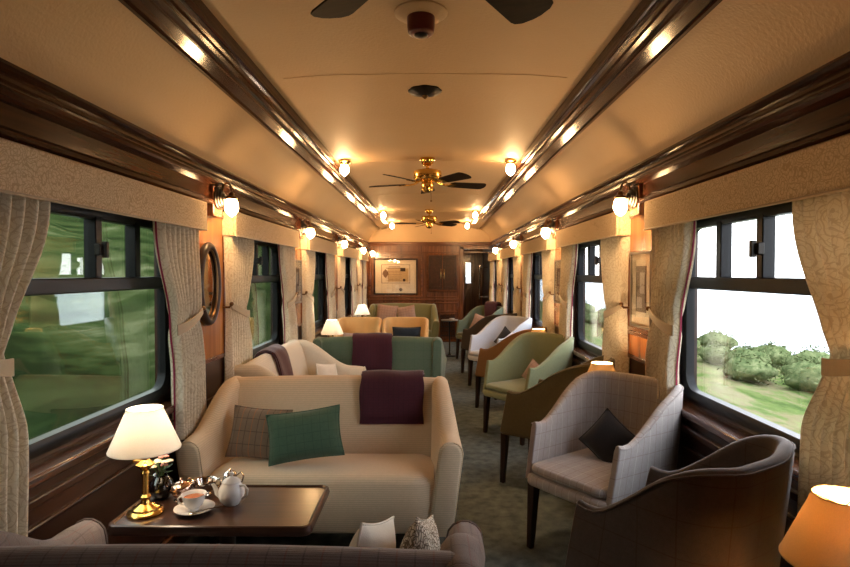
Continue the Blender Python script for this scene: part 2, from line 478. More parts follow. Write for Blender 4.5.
def openings(s): return [(0.30, .32)] + WIN[s]  # first opening is an unseen half-size window added to light the foreground
for s in (-1, 1):
    w = MB()
    sbox(w, s, 1.22, 1.352, Y0, 13.2 if s > 0 else YE, F0, 0.80)
    edges = [Y0]
    for c, h in openings(s):
        edges += [c - h + .07, c + h - .07]
    edges.append(13.2 if s > 0 else YE)
    for i in range(0, len(edges), 2):
        sbox(w, s, 1.22, 1.352, edges[i], edges[i + 1], 0.80, 2.12)
    for c, h in openings(s):
        g = h - 0.11
        sbox(w, s, 1.30, 1.352, c - h, c - g + .01, 0.80, 2.12)
        sbox(w, s, 1.30, 1.352, c + g - .01, c + h, 0.80, 2.12)
        sbox(w, s, 1.30, 1.352, c - g, c + g, 1.71, 2.12)
        sbox(w, s, 1.30, 1.352, c - g, c + g, 0.80, 0.875)
    struct(mk('wall_%s' % SIDE[s], w, M['dado'], smooth=False))
    # sill shelf and dado mouldings
    t = MB()
    for c, h in openings(s):
        sbox(t, s, 1.20, 1.31, c - h + .07, c + h - .07, 0.80, 0.835)
    trim(t, M['mahog'], 0.008)
    t = MB()
    sbox(t, s, 1.20, 1.23, Y0, YE, 0.735, 0.765)
    sbox(t, s, 1.205, 1.23, Y0, YE, 0.66, 0.675)
    trim(t, M['dado'], 0.006)
    b = MB(); sbox(b, s, 1.195, 1.23, Y0, YE, F0, F0 + 0.10)
    struct(mk('baseboard_%s' % SIDE[s], b, M['mahog'], bevel=0.006))
    # veneer panels on the piers, with a moulded surround
    v = MB(); fr = MB()
    piers = [(edges[i], edges[i + 1]) for i in range(2, len(edges), 2)]
    for a, b_ in piers:
        b_ = min(b_, YE)
        if b_ - a < 0.2: continue
        a2, b2 = a + 0.05, b_ - 0.05
        for z0, z1 in ((0.98, 1.80),) if s < 0 else ((0.98, 1.12), (1.145, 1.80)):
            sbox(v, s, 1.212, 1.222, a2 + .012, b2 - .012, z0 + .012, z1 - .012)
            sbox(fr, s, 1.204, 1.222, a2 - .012, a2 + .012, z0 - .012, z1 + .012)
            sbox(fr, s, 1.204, 1.222, b2 - .012, b2 + .012, z0 - .012, z1 + .012)
            sbox(fr, s, 1.204, 1.222, a2 - .012, b2 + .012, z0 - .012, z0 + .012)
            sbox(fr, s, 1.204, 1.222, a2 - .012, b2 + .012, z1 - .012, z1 + .012)
    trim(v, M['veneer'], 0)
    trim(fr, M['mahogZ'], 0.004)
    # cornice
    prof = [(1.26, 1.84), (1.152, 1.842), (1.143, 1.852), (1.145, 1.868), (1.155, 1.876), (1.168, 1.884), (1.168, 1.948), (1.156, 1.953),
            (1.138, 1.960), (1.132, 1.970), (1.135, 1.984), (1.142, 1.992), (1.162, 2.012), (1.176, 2.040), (1.168, 2.048),
            (1.162, 2.058), (1.166, 2.070), (1.18, 2.078), (1.20, 2.086), (1.26, 2.086)]
    trim(MB().prism([(s * x, z) for x, z in prof], Y0, YE), M['rail'], 0, ang=12)
    # ceiling rails
    prof = [(0.955, 2.40), (0.955, 2.335), (0.945, 2.322), (0.925, 2.318), (0.915, 2.326), (0.90, 2.330), (0.865, 2.338), (0.850, 2.334), (0.842, 2.338), (0.834, 2.348),
            (0.815, 2.350), (0.808, 2.345), (0.80, 2.350), (0.795, 2.362), (0.782, 2.366), (0.775, 2.364), (0.769, 2.370), (0.765, 2.385), (0.765, 2.45)]
    trim(MB().prism([(s * x, z) for x, z in prof], Y0, YE), M['rail'], 0, ang=12)
    # wooden blocks that carry the wall lights
    t = MB()
    ys = [3.14, 5.19, 7.23, 9.24] + ([10.68] if s < 0 else [])
    for y in ys:
        sbox(t, s, 1.15, 1.23, y - 0.07, y + 0.07, 1.78, 1.95)
    trim(t, M['mahogZ'], 0.006)

half = [(0, 2.45), (0.25, 2.447), (0.5, 2.442), (0.75, 2.420), (0.86, 2.39), (0.95, 2.35), (1.03, 2.305), (1.10, 2.25), (1.16, 2.175), (1.20, 2.09), (1.22, 2.02)]
def smooth_prof(h):
    out = []
    for i in range(len(h) - 1):
        p0 = h[max(i - 1, 0)]; p1 = h[i]; p2 = h[i + 1]; p3 = h[min(i + 2, len(h) - 1)]
        for k in range(4):
            t = k / 4
            out.append(tuple(0.5 * ((2 * p1[j]) + (-p0[j] + p2[j]) * t + (2 * p0[j] - 5 * p1[j] + 4 * p2[j] - p3[j]) * t * t + (-p0[j] + 3 * p1[j] - 3 * p2[j] + p3[j]) * t ** 3) for j in (0, 1)))
    out.append(h[-1]); return out
hs = smooth_prof(half)
full = [(-x, z) for x, z in hs[::-1]] + hs[1:]
outer = [(1.45, 2.02), (1.45, 2.6), (-1.45, 2.6), (-1.45, 2.02)]
struct(mk('ceiling', MB().prism(full + outer, Y0, 13.2), M['ceiling'], ang=50))
# thin cover strips over the ceiling joints
t = MB()
for y in (2.8, 4.95, 7.0, 9.0):
    pr = [(x, z - 0.002) for x, z in full if abs(x) < 0.75]
    pr2 = [(x, z + 0.004) for x, z in full if abs(x) < 0.75][::-1]
    t.prism(pr + pr2, y, y + 0.012)
trim(t, M['ceiling'], 0)

struct(mk('wall_rear', B(-1.4, 1.4, Y0 - 0.1, Y0, F0, 2.6), M['mahogZ'], smooth=False))
# far wall: timber below, papered lunette above, doorway on the right
w = MB().box(-1.4, 0.66, YE, YE + 0.08, F0, 2.065).box(0.66, 1.4, YE, YE + 0.08, 1.98, 2.065)
struct(mk('wall_far', w, M['mahogZ'], smooth=False))
struct(mk('wall_far_upper', B(-1.4, 1.4, YE, YE + 0.08, 2.065, 2.6), M['ceiling'], smooth=False))
t = MB().box(-1.24, 1.24, YE - 0.04, YE, 2.03, 2.075).box(-1.24, 1.24, YE - 0.025, YE, 2.0, 2.03).box(-1.24, 1.24, YE - 0.018, YE, 1.86, 1.885)
t.box(-1.22, 0.66, YE - 0.03, YE, 0.93, 0.965).box(-1.22, 0.66, YE - 0.02, YE, F0, F0 + 0.1)
trim(t, M['mahogX'], 0.005)
t = MB().box(0.58, 0.66, YE - 0.03, YE + 0.09, F0, 1.98).box(0.58, 1.24, YE - 0.03, YE + 0.09, 1.93, 2.0).box(1.18, 1.24, YE - 0.03, YE + 0.09, F0, 1.98)
trim(t, M['mahogZ'], 0.006)
def pframe(mb, x0, x1, z0, z1, y, w=0.03, d=0.02):
    mb.box(x0, x1, y - d, y, z0, z0 + w).box(x0, x1, y - d, y, z1 - w, z1)
    mb.box(x0, x0 + w, y - d, y, z0, z1).box(x1 - w, x1, y - d, y, z0, z1)
t = MB(); pframe(t, -1.19, -0.14, 0.99, 1.84, YE, 0.035, 0.03)
pframe(t, -0.06, 0.56, 0.99, 1.84, YE, 0.02, 0.02)
pframe(t, -1.19, -0.14, 0.26, 0.90, YE); pframe(t, -0.06, 0.56, 0.70, 0.90, YE)
trim(t, M['mahogX'], 0.005)
# vestibule beyond the doorway
w = MB().box(0.50, 0.58, YE + .08, 13.2, F0, 2.1)
struct(mk('wall_vestibule', w, M['mahogZ'], smooth=False))
w = MB().box(0.5, 0.80, 13.1, 13.2, F0, 2.1).box(0.94, 1.4, 13.1, 13.2, F0, 2.1).box(0.8, 0.94, 13.1, 13.2, F0, 1.24).box(0.8, 0.94, 13.1, 13.2, 1.70, 2.1)
struct(mk('wall_vestibule_end', w, M['mahogZ'], smooth=False))
d = struct(mk('door_1', MB().box(0.60, 0.83, 13.06, 13.1, F0, 1.95).box(0.96, 1.2, 13.06, 13.1, F0, 1.95).box(0.83, 0.96, 13.06, 13.1, F0, 1.22).box(0.83, 0.96, 13.06, 13.1, 1.72, 1.95), M['mahogZ'], bevel=0.004))
mk('pane', B(0.83, 0.96, 13.075, 13.082, 1.22, 1.72), M['glass'], d, smooth=False)
gr = thing('grab_rail', 'slim upright chrome grab rail in the dark far doorway', 'rail', (1.04, 11.9, 0.92))
mk('bar', MB().tube([(0, 0, 0.0), (0, 0, 0.72)], 0.012, 10), M['silver'], gr)
mk('bracket', MB().tube([(0.178, 0, 0.05), (0, 0, 0.05)], 0.01, 8), M['silver'], gr)
mk('bracket', MB().tube([(0.178, 0, 0.67), (0, 0, 0.67)], 0.01, 8), M['silver'], gr)

# ------------------------------------------------------------------ windows
def rrect(y0, y1, z0, z1, r, n=6):
    pts = []
    for cy, cz, a0 in ((y1 - r, z1 - r, 0), (y0 + r, z1 - r, 90), (y0 + r, z0 + r, 180), (y1 - r, z0 + r, 270)):
        for k in range(n + 1):
            a = R(a0 + 90 * k / n); pts.append((cy + r * math.cos(a), cz + r * math.sin(a)))
    return pts
wn = 0
for s in (-1, 1):
    for i, (c, h) in enumerate(openings(s)):
        wn += 1
        g = h - 0.11
        y0, y1, z0, z1 = c - g, c + g, 0.875, 1.71
        outp = rrect(y0 - .02, y1 + .02, z0 - .02, z1 + .02, 0.09)
        inp = rrect(y0 + .028, y1 - .028, z0 + .028, z1 - .028, 0.075)
        xa, xb = s * 1.285, s * 1.33
        f = MB().loft([[(xa, *p) for p in outp], [(xa - s * .004, *p) for p in rrect(y0 + .005, y1 - .005, z0 + .005, z1 - .005, .085)],
                       [(xa + s * .006, *p) for p in inp], [(xb, *p) for p in inp], [(xb, *p) for p in outp], [(xa, *p) for p in outp]], cap=False)
        wo = struct(mk('window_%d' % wn, f, M['darkframe'], ang=35))
        q = MB(); sbox(q, s, 1.275, 1.335, y0 + .01, y1 - .01, 1.395, 1.452)
        mk('transom', q, M['darkframe'], wo, bevel=0.006)
        if g > 0.5:
            for m_ in (c + 0.05, c + 0.36) if s > 0 else (c + 0.11, c + 0.41):
                q = MB(); sbox(q, s, 1.285, 1.335, m_ - .022, m_ + .022, 1.45, z1 - .005)
                mk('mullion', q, M['darkframe'], wo, bevel=0.004)
            lm = c + (0.05 if s > 0 else 0.11)
            q = MB(); sbox(q, s, 1.265, 1.29, lm - .028, lm + .028, 1.54, 1.585); sbox(q, s, 1.25, 1.27, lm - .01, lm + .01, 1.53, 1.595)
            mk('latch', q, M['iron'], wo, bevel=0.003)
        else:
            q = MB(); sbox(q, s, 1.285, 1.335, c - .022, c + .022, 1.45, z1 - .005)
            mk('mullion', q, M['darkframe'], wo, bevel=0.004)
        q = MB(); sbox(q, s, 1.312, 1.318, y0 + .012, y1 - .012, z0 + .012, z1 - .012)
        mk('pane', q, M['glassL'] if s < 0 else M['glass'], wo, smooth=False)

# ------------------------------------------------------------------ valances and curtains
def curtain(s, ya, yb, tie_y0, tie_y1, bot_y0, bot_y1, zb, label, inner, nf=6, seed=0):
    rnd = random.Random(seed)
    zt, ztie = 1.715, 1.235
    nf += 3
    nu, nv = nf * 12, 34
    x0 = s * 1.184
    root = thing('curtain', label, 'curtain', (x0, (bot_y0 + bot_y1) / 2, zb), 0, 'curtains on the %s side' % SIDE[s])
    oy = (bot_y0 + bot_y1) / 2
    def ss(t): return t * t * (3 - 2 * t)
    def rng(z):
        if z >= ztie:
            t = ss(((zt - z) / (zt - ztie))) ** 1.3
            return ya + (tie_y0 - ya) * t, yb + (tie_y1 - yb) * t
        t = ss(min(1, (ztie - z) / 0.25))
        return tie_y0 + (bot_y0 - tie_y0) * t, tie_y1 + (bot_y1 - tie_y1) * t
    ph = [rnd.uniform(-.5, .5) for _ in range(nf + 1)]
    rings = []; uvs = []
    for j in range(nv + 1):
        z = zt + (zb - zt) * j / nv
        a, b = rng(z)
        wd = (b - a) / (yb - ya)
        amp = min(0.025 + 0.012 * (1 - wd), 0.030)
        d = abs(z - ztie)
        if d < 0.06: amp *= 0.45 + 0.55 * d / 0.06
        row = []
        for i in range(nu + 1):
            u = i / nu
            k = u * nf
            p = ph[int(k) % nf] * 0.5
            xx = amp * (1.9 * abs(math.sin(PI * (k + 0.16 * p * math.sin(PI * k)))) ** 1.15 - 0.95) + 0.004 * math.sin(9 * z + 7 * u + seed)
            row.append((s * (0.002 - xx), a + (b - a) * u - oy, z - zb + (0.006 * abs(math.sin(PI * k)) if j == nv else 0)))
            uvs.append((u * nf * 0.1, z))
        rings.append(row)
    mb = MB().loft(rings, cap=False, closed=False)
    o = mk('drape', mb, M['curtain'], root, ang=0, uv=uvs)
    so = o.modifiers.new('solid', 'SOLIDIFY'); so.thickness = 0.003
    # tieback band, pulled up to a hook on the pier
    a, b = tie_y0, tie_y1
    hook_y = a - 0.015 if inner > 0 else b + 0.015   # pier end
    if inner > 0: ystart, yend = b + .006, a - .012
    else: ystart, yend = a - .006, b + .012
    rings = []
    n = 10
    for k in range(n + 1):
        t = k / n
        y = ystart + (yend - ystart) * t
        z = ztie - 0.035 + 0.075 * t ** 1.5
        x = -s * (0.031 * math.sin(PI * min(1, max(0, 0.12 + t * 0.75))) ** 0.5)
        hh = 0.026 * (1 - 0.35 * t)
        rings.append([(x, y - oy, z - hh - zb), (x - s * .006, y - oy, z - hh - zb), (x - s * .006, y - oy, z + hh - zb), (x, y - oy, z + hh - zb)])
    mk('tieback', MB().loft(rings), M['tie'], root, bevel=0.002)
    hk = MB().tube([(s * 0.035, hook_y - oy, ztie + .03 - zb), (-s * 0.01, hook_y - oy, ztie + .03 - zb), (-s * .022, hook_y - oy, ztie + .045 - zb)], 0.007, 8)
    hk.ball((-s * .024, hook_y - oy, ztie + .05 - zb), 0.013)
    mk('hook', hk, M['oldbrass'], root)
    # lining edge on the window side
    rings = []
    for j in range(nv + 1):
        z = zt + (zb - zt) * j / nv
        a, b = rng(z)
        y = (b + .002 if inner > 0 else a - .002) - oy
        rings.append([(s * .012, y, z - zb), (s * .012 + s * .008, y, z - zb), (s * .020, y + .003, z - zb), (s * .012, y + .003, z - zb)])
    mk('lining', MB().loft(rings), M['lining'], root)
    return root

for s in (-1, 1):
    for i, (c, h) in enumerate(WIN[s]):
        vy = h
        nm = '%s window on the %s side' % (ORD[i], SIDE[s])
        v = MB(); sbox(v, s, 1.128, 1.146, c - vy, c + vy, 1.69, 1.838); sbox(v, s, 1.146, 1.24, c - vy, c - vy + .018, 1.69, 1.838); sbox(v, s, 1.146, 1.24, c + vy - .018, c + vy, 1.69, 1.838)
        r = thing('valance', 'cream patterned box valance above the %s' % nm, 'valance', (0, 0, 0), 0, 'valances over the %s-hand windows' % SIDE[s])
        r.location = (s * 1.16, c, 1.69)
        for k in range(len(v.v)):
            x, y, z = v.v[k]; v.v[k] = (x - s * 1.16, y - c, z - 1.69)
        mk('board', v, M['valance'], r, bevel=0.008)
        p = MB(); p.tube([(-s * .031, -vy + .006, 0.002), (-s * .031, vy - .006, 0.002)], 0.005, 8)
        mk('piping', p, M['tie'], r)
        small = h < 0.6; nr = i == 0 and s < 0
        k1, k2 = (0.34, 0.40) if not small else (0.16, 0.16)
        if h < 0.8 and not small: k1, k2 = 0.3, 0.3
        zb = 0.66
        if s > 0 and i == 0: k1 = 0.31
        a, b = c - h + .0, c - k1
        curtain(s, a + .005, b, a + .02, b - ((.19 if nr else .18 if i == 0 else 0.13) if not small else .06), a + .01, b - ((.12 if nr else .06) if not small else .03), zb - (0.02 if i == 0 else 0), 'patterned curtain at the camera end of the %s' % nm, 1, 6 if not small else 4, i * 7 + s)
        a, b = c + k2, c + h
        curtain(s, a, b + .005, a + (0.13 if not small else .06), b + .0, a + (.17 if not small else .05), b + (.06 if not small else 0), 0.84 if s > 0 and i == 0 else zb, 'patterned curtain at the far end of the %s' % nm, -1, 6 if not small else 4, i * 11 + s + 3)

# ------------------------------------------------------------------ lights on walls and ceiling
def globe_prof(r):
    return [(0.012, 0.062), (0.024, 0.056), (0.034, 0.045), (0.043, 0.028), (0.047, 0.008), (0.046, -0.010), (0.040, -0.028), (0.030, -0.042), (0.018, -0.052), (0.008, -0.058), (0.003, -0.062)]
def fluted(prof, n=32, amp=0.05):
    rings = []
    for r, z in prof:
        rings.append([(r * (1 + amp * math.cos(8 * 2 * PI * k / n)) * math.cos(2 * PI * k / n), r * (1 + amp * math.cos(8 * 2 * PI * k / n)) * math.sin(2 * PI * k / n), z) for k in range(n)])
    return MB().loft(rings)

def sconce(s, y, label):
    r = thing('wall_light', label, 'wall light', (s * 1.15, y, 1.885), 0, 'globe wall lights on the %s wall' % SIDE[s])
    d = -s
    prof = [(0.062, 0.0), (0.062, 0.008), (0.052, 0.012), (0.052, 0.018), (0.040, 0.022), (0.040, 0.028), (0.028, 0.032), (0.026, 0.040), (0.012, 0.046)]
    mk('back_plate', MB().lathe([(a, d * b) for a, b in prof], axis='x'), M['iron'], r)
    pts = []
    for k in range(17):
        a = PI * (-0.15 + 1.15 * k / 16)
        pts.append((d * (0.050 - 0.026 * math.cos(a)), 0, 0.038 + 0.045 * math.sin(a)))
    pts = [(d * .03, 0, 0)] + pts
    mk('arm', MB().tube(pts, 0.006, 8), M['oldbrass'], r)
    cx = d * 0.076
    mk('gallery', MB().lathe([(0.008, 0.034), (0.014, 0.028), (0.014, 0.014), (0.030, 0.006), (0.034, -0.006), (0.026, -0.010)], (cx, 0, 0)), M['oldbrass'], r)
    g = fluted(globe_prof(0.047)); g.v = [(x * .78, y_ * .78, z * .85) for x, y_, z in g.v]; g.v = [(x + cx, y_, z - 0.050) for x, y_, z in g.v]
    mk('globe', g, M['globe'], r, ang=0)
for s in (-1, 1):
    ys = [3.14, 5.19, 7.23, 9.24] + ([10.68] if s < 0 else [])
    for i, y in enumerate(ys):
        lab = '%s frosted globe wall light from the camera on the %s wall' % (['first', 'second', 'third', 'fourth', 'fifth'][i], SIDE[s])
        sconce(s, y, lab)
for s in (-1, 1):
    for i, y in enumerate((4.8, 8.65, 10.55)):
        r = thing('ceiling_light', '%s small globe light on a brass cap beside the %s ceiling rail' % (['nearest', 'middle', 'farthest'][i], SIDE[s]), 'ceiling light', (s * 0.70, y, 2.412), 0, 'globe lights along the ceiling')
        mk('cap', MB().lathe([(0.050, 0.005), (0.050, -0.006), (0.036, -0.014), (0.028, -0.024), (0.030, -0.03)]), M['brass'], r)
        g = fluted(globe_prof(.05)); g.v = [(x * .76, y_ * .76, z * .85 - 0.070) for x, y_, z in g.v]
        mk('globe', g, M['globe'], r, ang=0)

def fan(y, rot, label, x=0.0):
    r = thing('ceiling_fan', label, 'ceiling fan', (x, y, 2.447), 0, 'brass ceiling fans')
    mk('canopy', MB().lathe([(0.066, 0.0), (0.066, -0.012), (0.055, -0.02), (0.05, -0.045), (0.035, -0.06), (0.02, -0.066)], n=28), M['brass'], r)
    mk('rod', MB().lathe([(0.014, -0.06), (0.014, -0.11)]), M['brass'], r)
    mk('motor', MB().lathe([(0.03, -0.098), (0.10, -0.104), (0.118, -0.112), (0.122, -0.125), (0.122, -0.170), (0.118, -0.178), (0.112, -0.186), (0.075, -0.196), (0.05, -0.20)], n=32), M['brass'], r)
    mk('switch_housing', MB().lathe([(0.045, -0.196), (0.052, -0.21), (0.052, -0.262), (0.046, -0.276), (0.030, -0.288), (0.01, -0.292)], n=28), M['brass'], r)
    ch = MB().tube([(0.03, -.03, -0.275), (0.032, -.03, -0.36)], 0.0018, 6).ball((0.032, -.03, -0.366), 0.008)
    mk('pull_chain', ch, M['oldbrass'], r)
    for k in range(5):
        a = R(90 + rot + 72 * k)
        mt = Matrix.Rotation(a, 4, 'Z') @ Matrix.Rotation(R(-13), 4, 'X')
        b = MB(); pts = []
        x0, x1 = 0.20, 0.535
        n = 14
        def hw(t):
            w_ = 0.052 + 0.018 * t
            e = 1 - max(0, (t - 0.86) / 0.14) ** 2.4
            q = 1 - max(0, (0.08 - t) / 0.08) ** 2 * 0.4
            return w_ * math.sqrt(max(e, 0.02)) * q
        rings = []
        for j in range(n + 1):
            t = j / n; x = x0 + (x1 - x0) * (1 - (1 - t) ** 1.3)
            t2 = (x - x0) / (x1 - x0); w_ = hw(t2)
            rings.append([(x, -w_, -.003), (x, w_, -.003), (x, w_, .003), (x, -w_, .003)])
        b.loft(rings)
        b.v = [tuple(mt @ Vector(v) + Vector((0, 0, -0.215))) for v in b.v]
        bo = mk('blade', b, M['blade'], r, bevel=0.0015)
        br = MB(); br.tube([(0.085, 0, 0.016), (0.12, 0, 0.0), (0.17, 0.0, -0.006), (0.215, 0, -0.006)], [0.011, 0.008, 0.008, 0.006], 8)
        br.box(0.19, 0.25, -0.032, 0.032, -0.009, -0.004)
        br.v = [tuple(mt @ Vector(v) + Vector((0, 0, -0.215))) for v in br.v]
        mk('blade_iron', br, M['brass'], bo)
fan(1.27, 36, 'dark bladed ceiling fan nearest the camera, cut by the top of the frame', 0.035)
fan(4.85, 0, 'brass ceiling fan with dark blades in the middle of the carriage')
fan(8.75, 20, 'farthest brass ceiling fan, close to the end wall')

dt = thing('alarm', 'dark red round alarm on a grey base on the ceiling', 'alarm', (-0.005, 2.15, 2.45))
mk('base', MB().lathe([(0.10, 0.0), (0.10, -0.006), (0.085, -0.016), (0.05, -0.02)], n=32), M['ceiling'], dt)
mk('body', MB().lathe([(0.048, -0.015), (0.052, -0.02), (0.052, -0.055), (0.049, -0.075), (0.044, -0.082), (0.038, -0.084)], n=32), M['red'], dt)
mk('lens', MB().lathe([(0.026, -0.080), (0.026, -0.088), (0.02, -0.092), (0.004, -0.093)], n=24), M['iron'], dt)
vt = thing('ceiling_rose', 'small dark bronze ornamental rose at the centre of the ceiling', 'ornament', (0, 3.06, 2.449))
mk('plate', fluted([(0.088, 0.001), (0.088, -0.008), (0.075, -0.014), (0.06, -0.02), (0.04, -0.026), (0.02, -0.028)], 48, 0.03), M['iron'], vt)
mk('finial', MB().lathe([(0.014, -0.024), (0.018, -0.032), (0.012, -0.04), (0.004, -0.046)]), M['oldbrass'], vt)

# ------------------------------------------------------------------ mirror and pictures
mi = thing('oval_mirror', 'oval mirror in a dark carved frame on the nearest left pier', 'mirror', (-1.204, 3.11, 1.41))
ov = []; n = 64
rings = []
for k in range(n):
    a = 2 * PI * k / n
    ov.append((0.012, 0.125 * math.cos(a), 0.208 * math.sin(a)))
mk('frame', MB().tube(ov, 0.022, 12, loop=True), M['legwood'], mi)
ov2 = [(0.020, 0.104 * math.cos(2 * PI * k / n), 0.187 * math.sin(2 * PI * k / n)) for k in range(n)]
mk('bead', MB().tube(ov2, 0.006, 8, loop=True), M['oldbrass'], mi)
q = MB()
q.loft([[(x_, 0.112 * math.cos(2 * PI * k / n), 0.195 * math.sin(2 * PI * k / n)) for k in range(n)] for x_ in (0.0, 0.010)])
mk('mirror_glass', q, M['mirror'], mi, smooth=False)

def picture(s, y, z0, z1, w, label, seed):
    cz = (z0 + z1) / 2; h = (z1 - z0) / 2; hw = w / 2
    r = thing('framed_picture', label, 'picture', (s * 1.203, y, cz), 0, 'small framed pictures on the piers')
    d = -s
    def bx(mb, a, b, y0_, y1_, za, zb_):
        x0_, x1_ = sorted((d * a, d * b)); mb.box(x0_, x1_, y0_, y1_, za, zb_)
    f = MB()
    for y0_, y1_, za, zb_ in ((-hw, hw, h - .014, h), (-hw, hw, -h, -h + .014), (-hw, -hw + .014, -h, h), (hw - .014, hw, -h, h)): bx(f, 0, .018, y0_, y1_, za, zb_)
    mk('frame', f, M['pewter'], r, bevel=0.002)
    m_ = MB(); bx(m_, 0.001, .008, -hw + .01, hw - .01, -h + .01, h - .01); mk('mount', m_, M['paper'], r, smooth=False)
    p = MB(); bx(p, 0.006, .0092, -hw * .5, hw * .5, -h * .58, h * .62); mk('print', p, M['photo'], r, smooth=False)
    p = MB(); bx(p, 0.006, .0098, -hw * .34, hw * .1, -h * .1, h * .45); bx(p, .006, .0098, -hw * .1, hw * .38, -h * .48, -h * .2); mk('image', p, M['photol'], r, smooth=False)
    g = MB(); bx(g, 0.013, .0145, -hw + .012, hw - .012, -h + .012, h - .012); mk('picture_glass', g, M['picglass'], r, smooth=False)
picture(1, 3.15, 1.165, 1.59, 0.31, 'narrow framed picture on the nearest right pier', 1)
picture(-1, 5.19, 1.19, 1.59, 0.28, 'framed picture on the second left pier', 2)
picture(1, 5.19, 1.19, 1.59, 0.28, 'framed picture on the second right pier', 3)

dc = thing('framed_certificate', 'large framed sepia certificate on the far end wall', 'picture', (-0.665, YE - 0.002, 1.40))
f = MB(); pframe(f, -0.43, 0.43, -0.355, 0.355, 0, 0.03, 0.028); mk('frame', f, M['legwood'], dc, bevel=0.004)
mk('mount', B(-.405, .405, -.010, -.001, -.33, .33), M['paper'], dc, smooth=False)
q = MB(); pframe(q, -0.28, 0.28, -0.13, 0.235, -.010, 0.008, 0.002); mk('border', q, M['ink'], dc, smooth=False)
mk('print', B(-.15, .25, -.0125, -.010, -0.10, 0.16), M['printbg'], dc, smooth=False)
q = MB()
for k, zz in enumerate((.185, .16, .10, .07, .035, .005, -.03, -.06, -.085)):
    wd = (0.12, .17, .16, .17, .17, .15, .17, .12, .16)[k]
    q.box(-.02 - wd, .0 + wd * .7, -.0138, -.0124, zz, zz + (.012 if k < 2 else .006))
mk('script_lines', q, M['ink'], dc, smooth=False)
q = MB(); q.loft([[(-.20 + a_ * e, -.010 - y_, .06 + b_ * e) for a_, b_ in ((0, .085), (.045, .04), (.06, -.01), (.035, -.05), (0, -.09), (-.035, -.05), (-.06, -.01), (-.045, .04))] for e, y_ in ((1, 0), (1, .003))])
mk('crest', q, M['ink'], dc, smooth=False)
q = MB(); q.box(.09, .19, -.0145, -.0124, .10, .17); mk('emblem', q, M['inkdark'], dc, smooth=False)
q = MB(); q.lathe([(0.028, -.010), (0.028, -.014)], (.165, 0, -.07), axis='y'); q.lathe([(0.032, -.010), (0.032, -.014)], (.10, 0, -.255), axis='y'); mk('dark_seal', q, M['inkdark'], dc, smooth=False)
q = MB(); q.lathe([(0.04, -.010), (0.04, -.013)], (.03, 0, -.20), axis='y'); q.box(-.18, -.08, -.013, -.010, -.30, -.25); mk('white_seal', q, M['wax'], dc, smooth=False)
mk('picture_glass', B(-.40, .40, -.020, -.019, -.325, .325), M['picglass'], dc, smooth=False)

cb = thing('wall_cupboard', 'dark two door panelled cupboard beside the certificate', 'cupboard', (0.25, YE - 0.002, 1.13))
mk('carcass', B(-.285, .285, -.05, 0, 0, .70), M['mahogZ'], cb, bevel=0.005)
for q_ in (-1, 1):
    b = MB(); x0, x1 = sorted((q_ * 0.006, q_ * .27)); b.box(x0, x1, -.066, -.05, .015, .685); pframe(b, x0 + .035, x1 - .035, .06, .64, -.066, .012, .008)
    dd = mk('door', b, M['dado'], cb, bevel=0.003)
    mk('handle', MB().tube([(q_ * .03, -.066, .22), (q_ * .03, -.082, .24), (q_ * .03, -.082, .40), (q_ * .03, -.066, .42)], .004, 6), M['brass'], dd)
mk('shelf', B(-.30, .30, -.08, 0, -.02, 0), M['mahogX'], cb, bevel=0.004)
rg = thing('radiator_grille', 'dark slatted radiator grille low on the far end wall', 'grille', (0.35, YE - 0.002, 0.16))
q = MB(); pframe(q, -.17, .17, 0, .52, 0, .025, .03); mk('frame', q, M['mahogZ'], rg, bevel=.003)
q = MB()
for k in range(11): q.box(-.145 + k * .027, -.135 + k * .027, -.022, -.008, .02, .50)
for k in range(5): q.box(-.15, .15, -.014, -.006, .08 + k * .09, .09 + k * .09)
mk('slats', q, M['iron'], rg)

# the shell is drawn at 1:1.09 about eye height; bring it to full size
K = 1.09; EYE = 1.47
for o in list(COL.objects):
    if o.parent is None and o.name != 'floor':
        o.location = (o.location.x * K, o.location.y * K, EYE + (o.location.z - EYE) * K)
        o.scale = (K, K, K)

# ------------------------------------------------------------------ seating
def rsec(cx, th, z0, z1, y, r=None, lean=0.0, n=7):
    """upright section with round top; list of points in the XZ plane at y"""
    r = r or th / 2 * 0.98
    pts = [(cx - th / 2, y, z0), (cx + th / 2, y, z0)]
    zt = z1 - r
    pts.append((cx + th / 2 + lean * 0.5, y, (z0 + zt) / 2))
    for k in range(n + 1):
        a = PI * k / n
        pts.append((cx + lean + (th / 2) * math.cos(a), y, zt + r * math.sin(a)))
    pts.append((cx - th / 2 + lean * 0.5, y, (z0 + zt) / 2))
    return pts

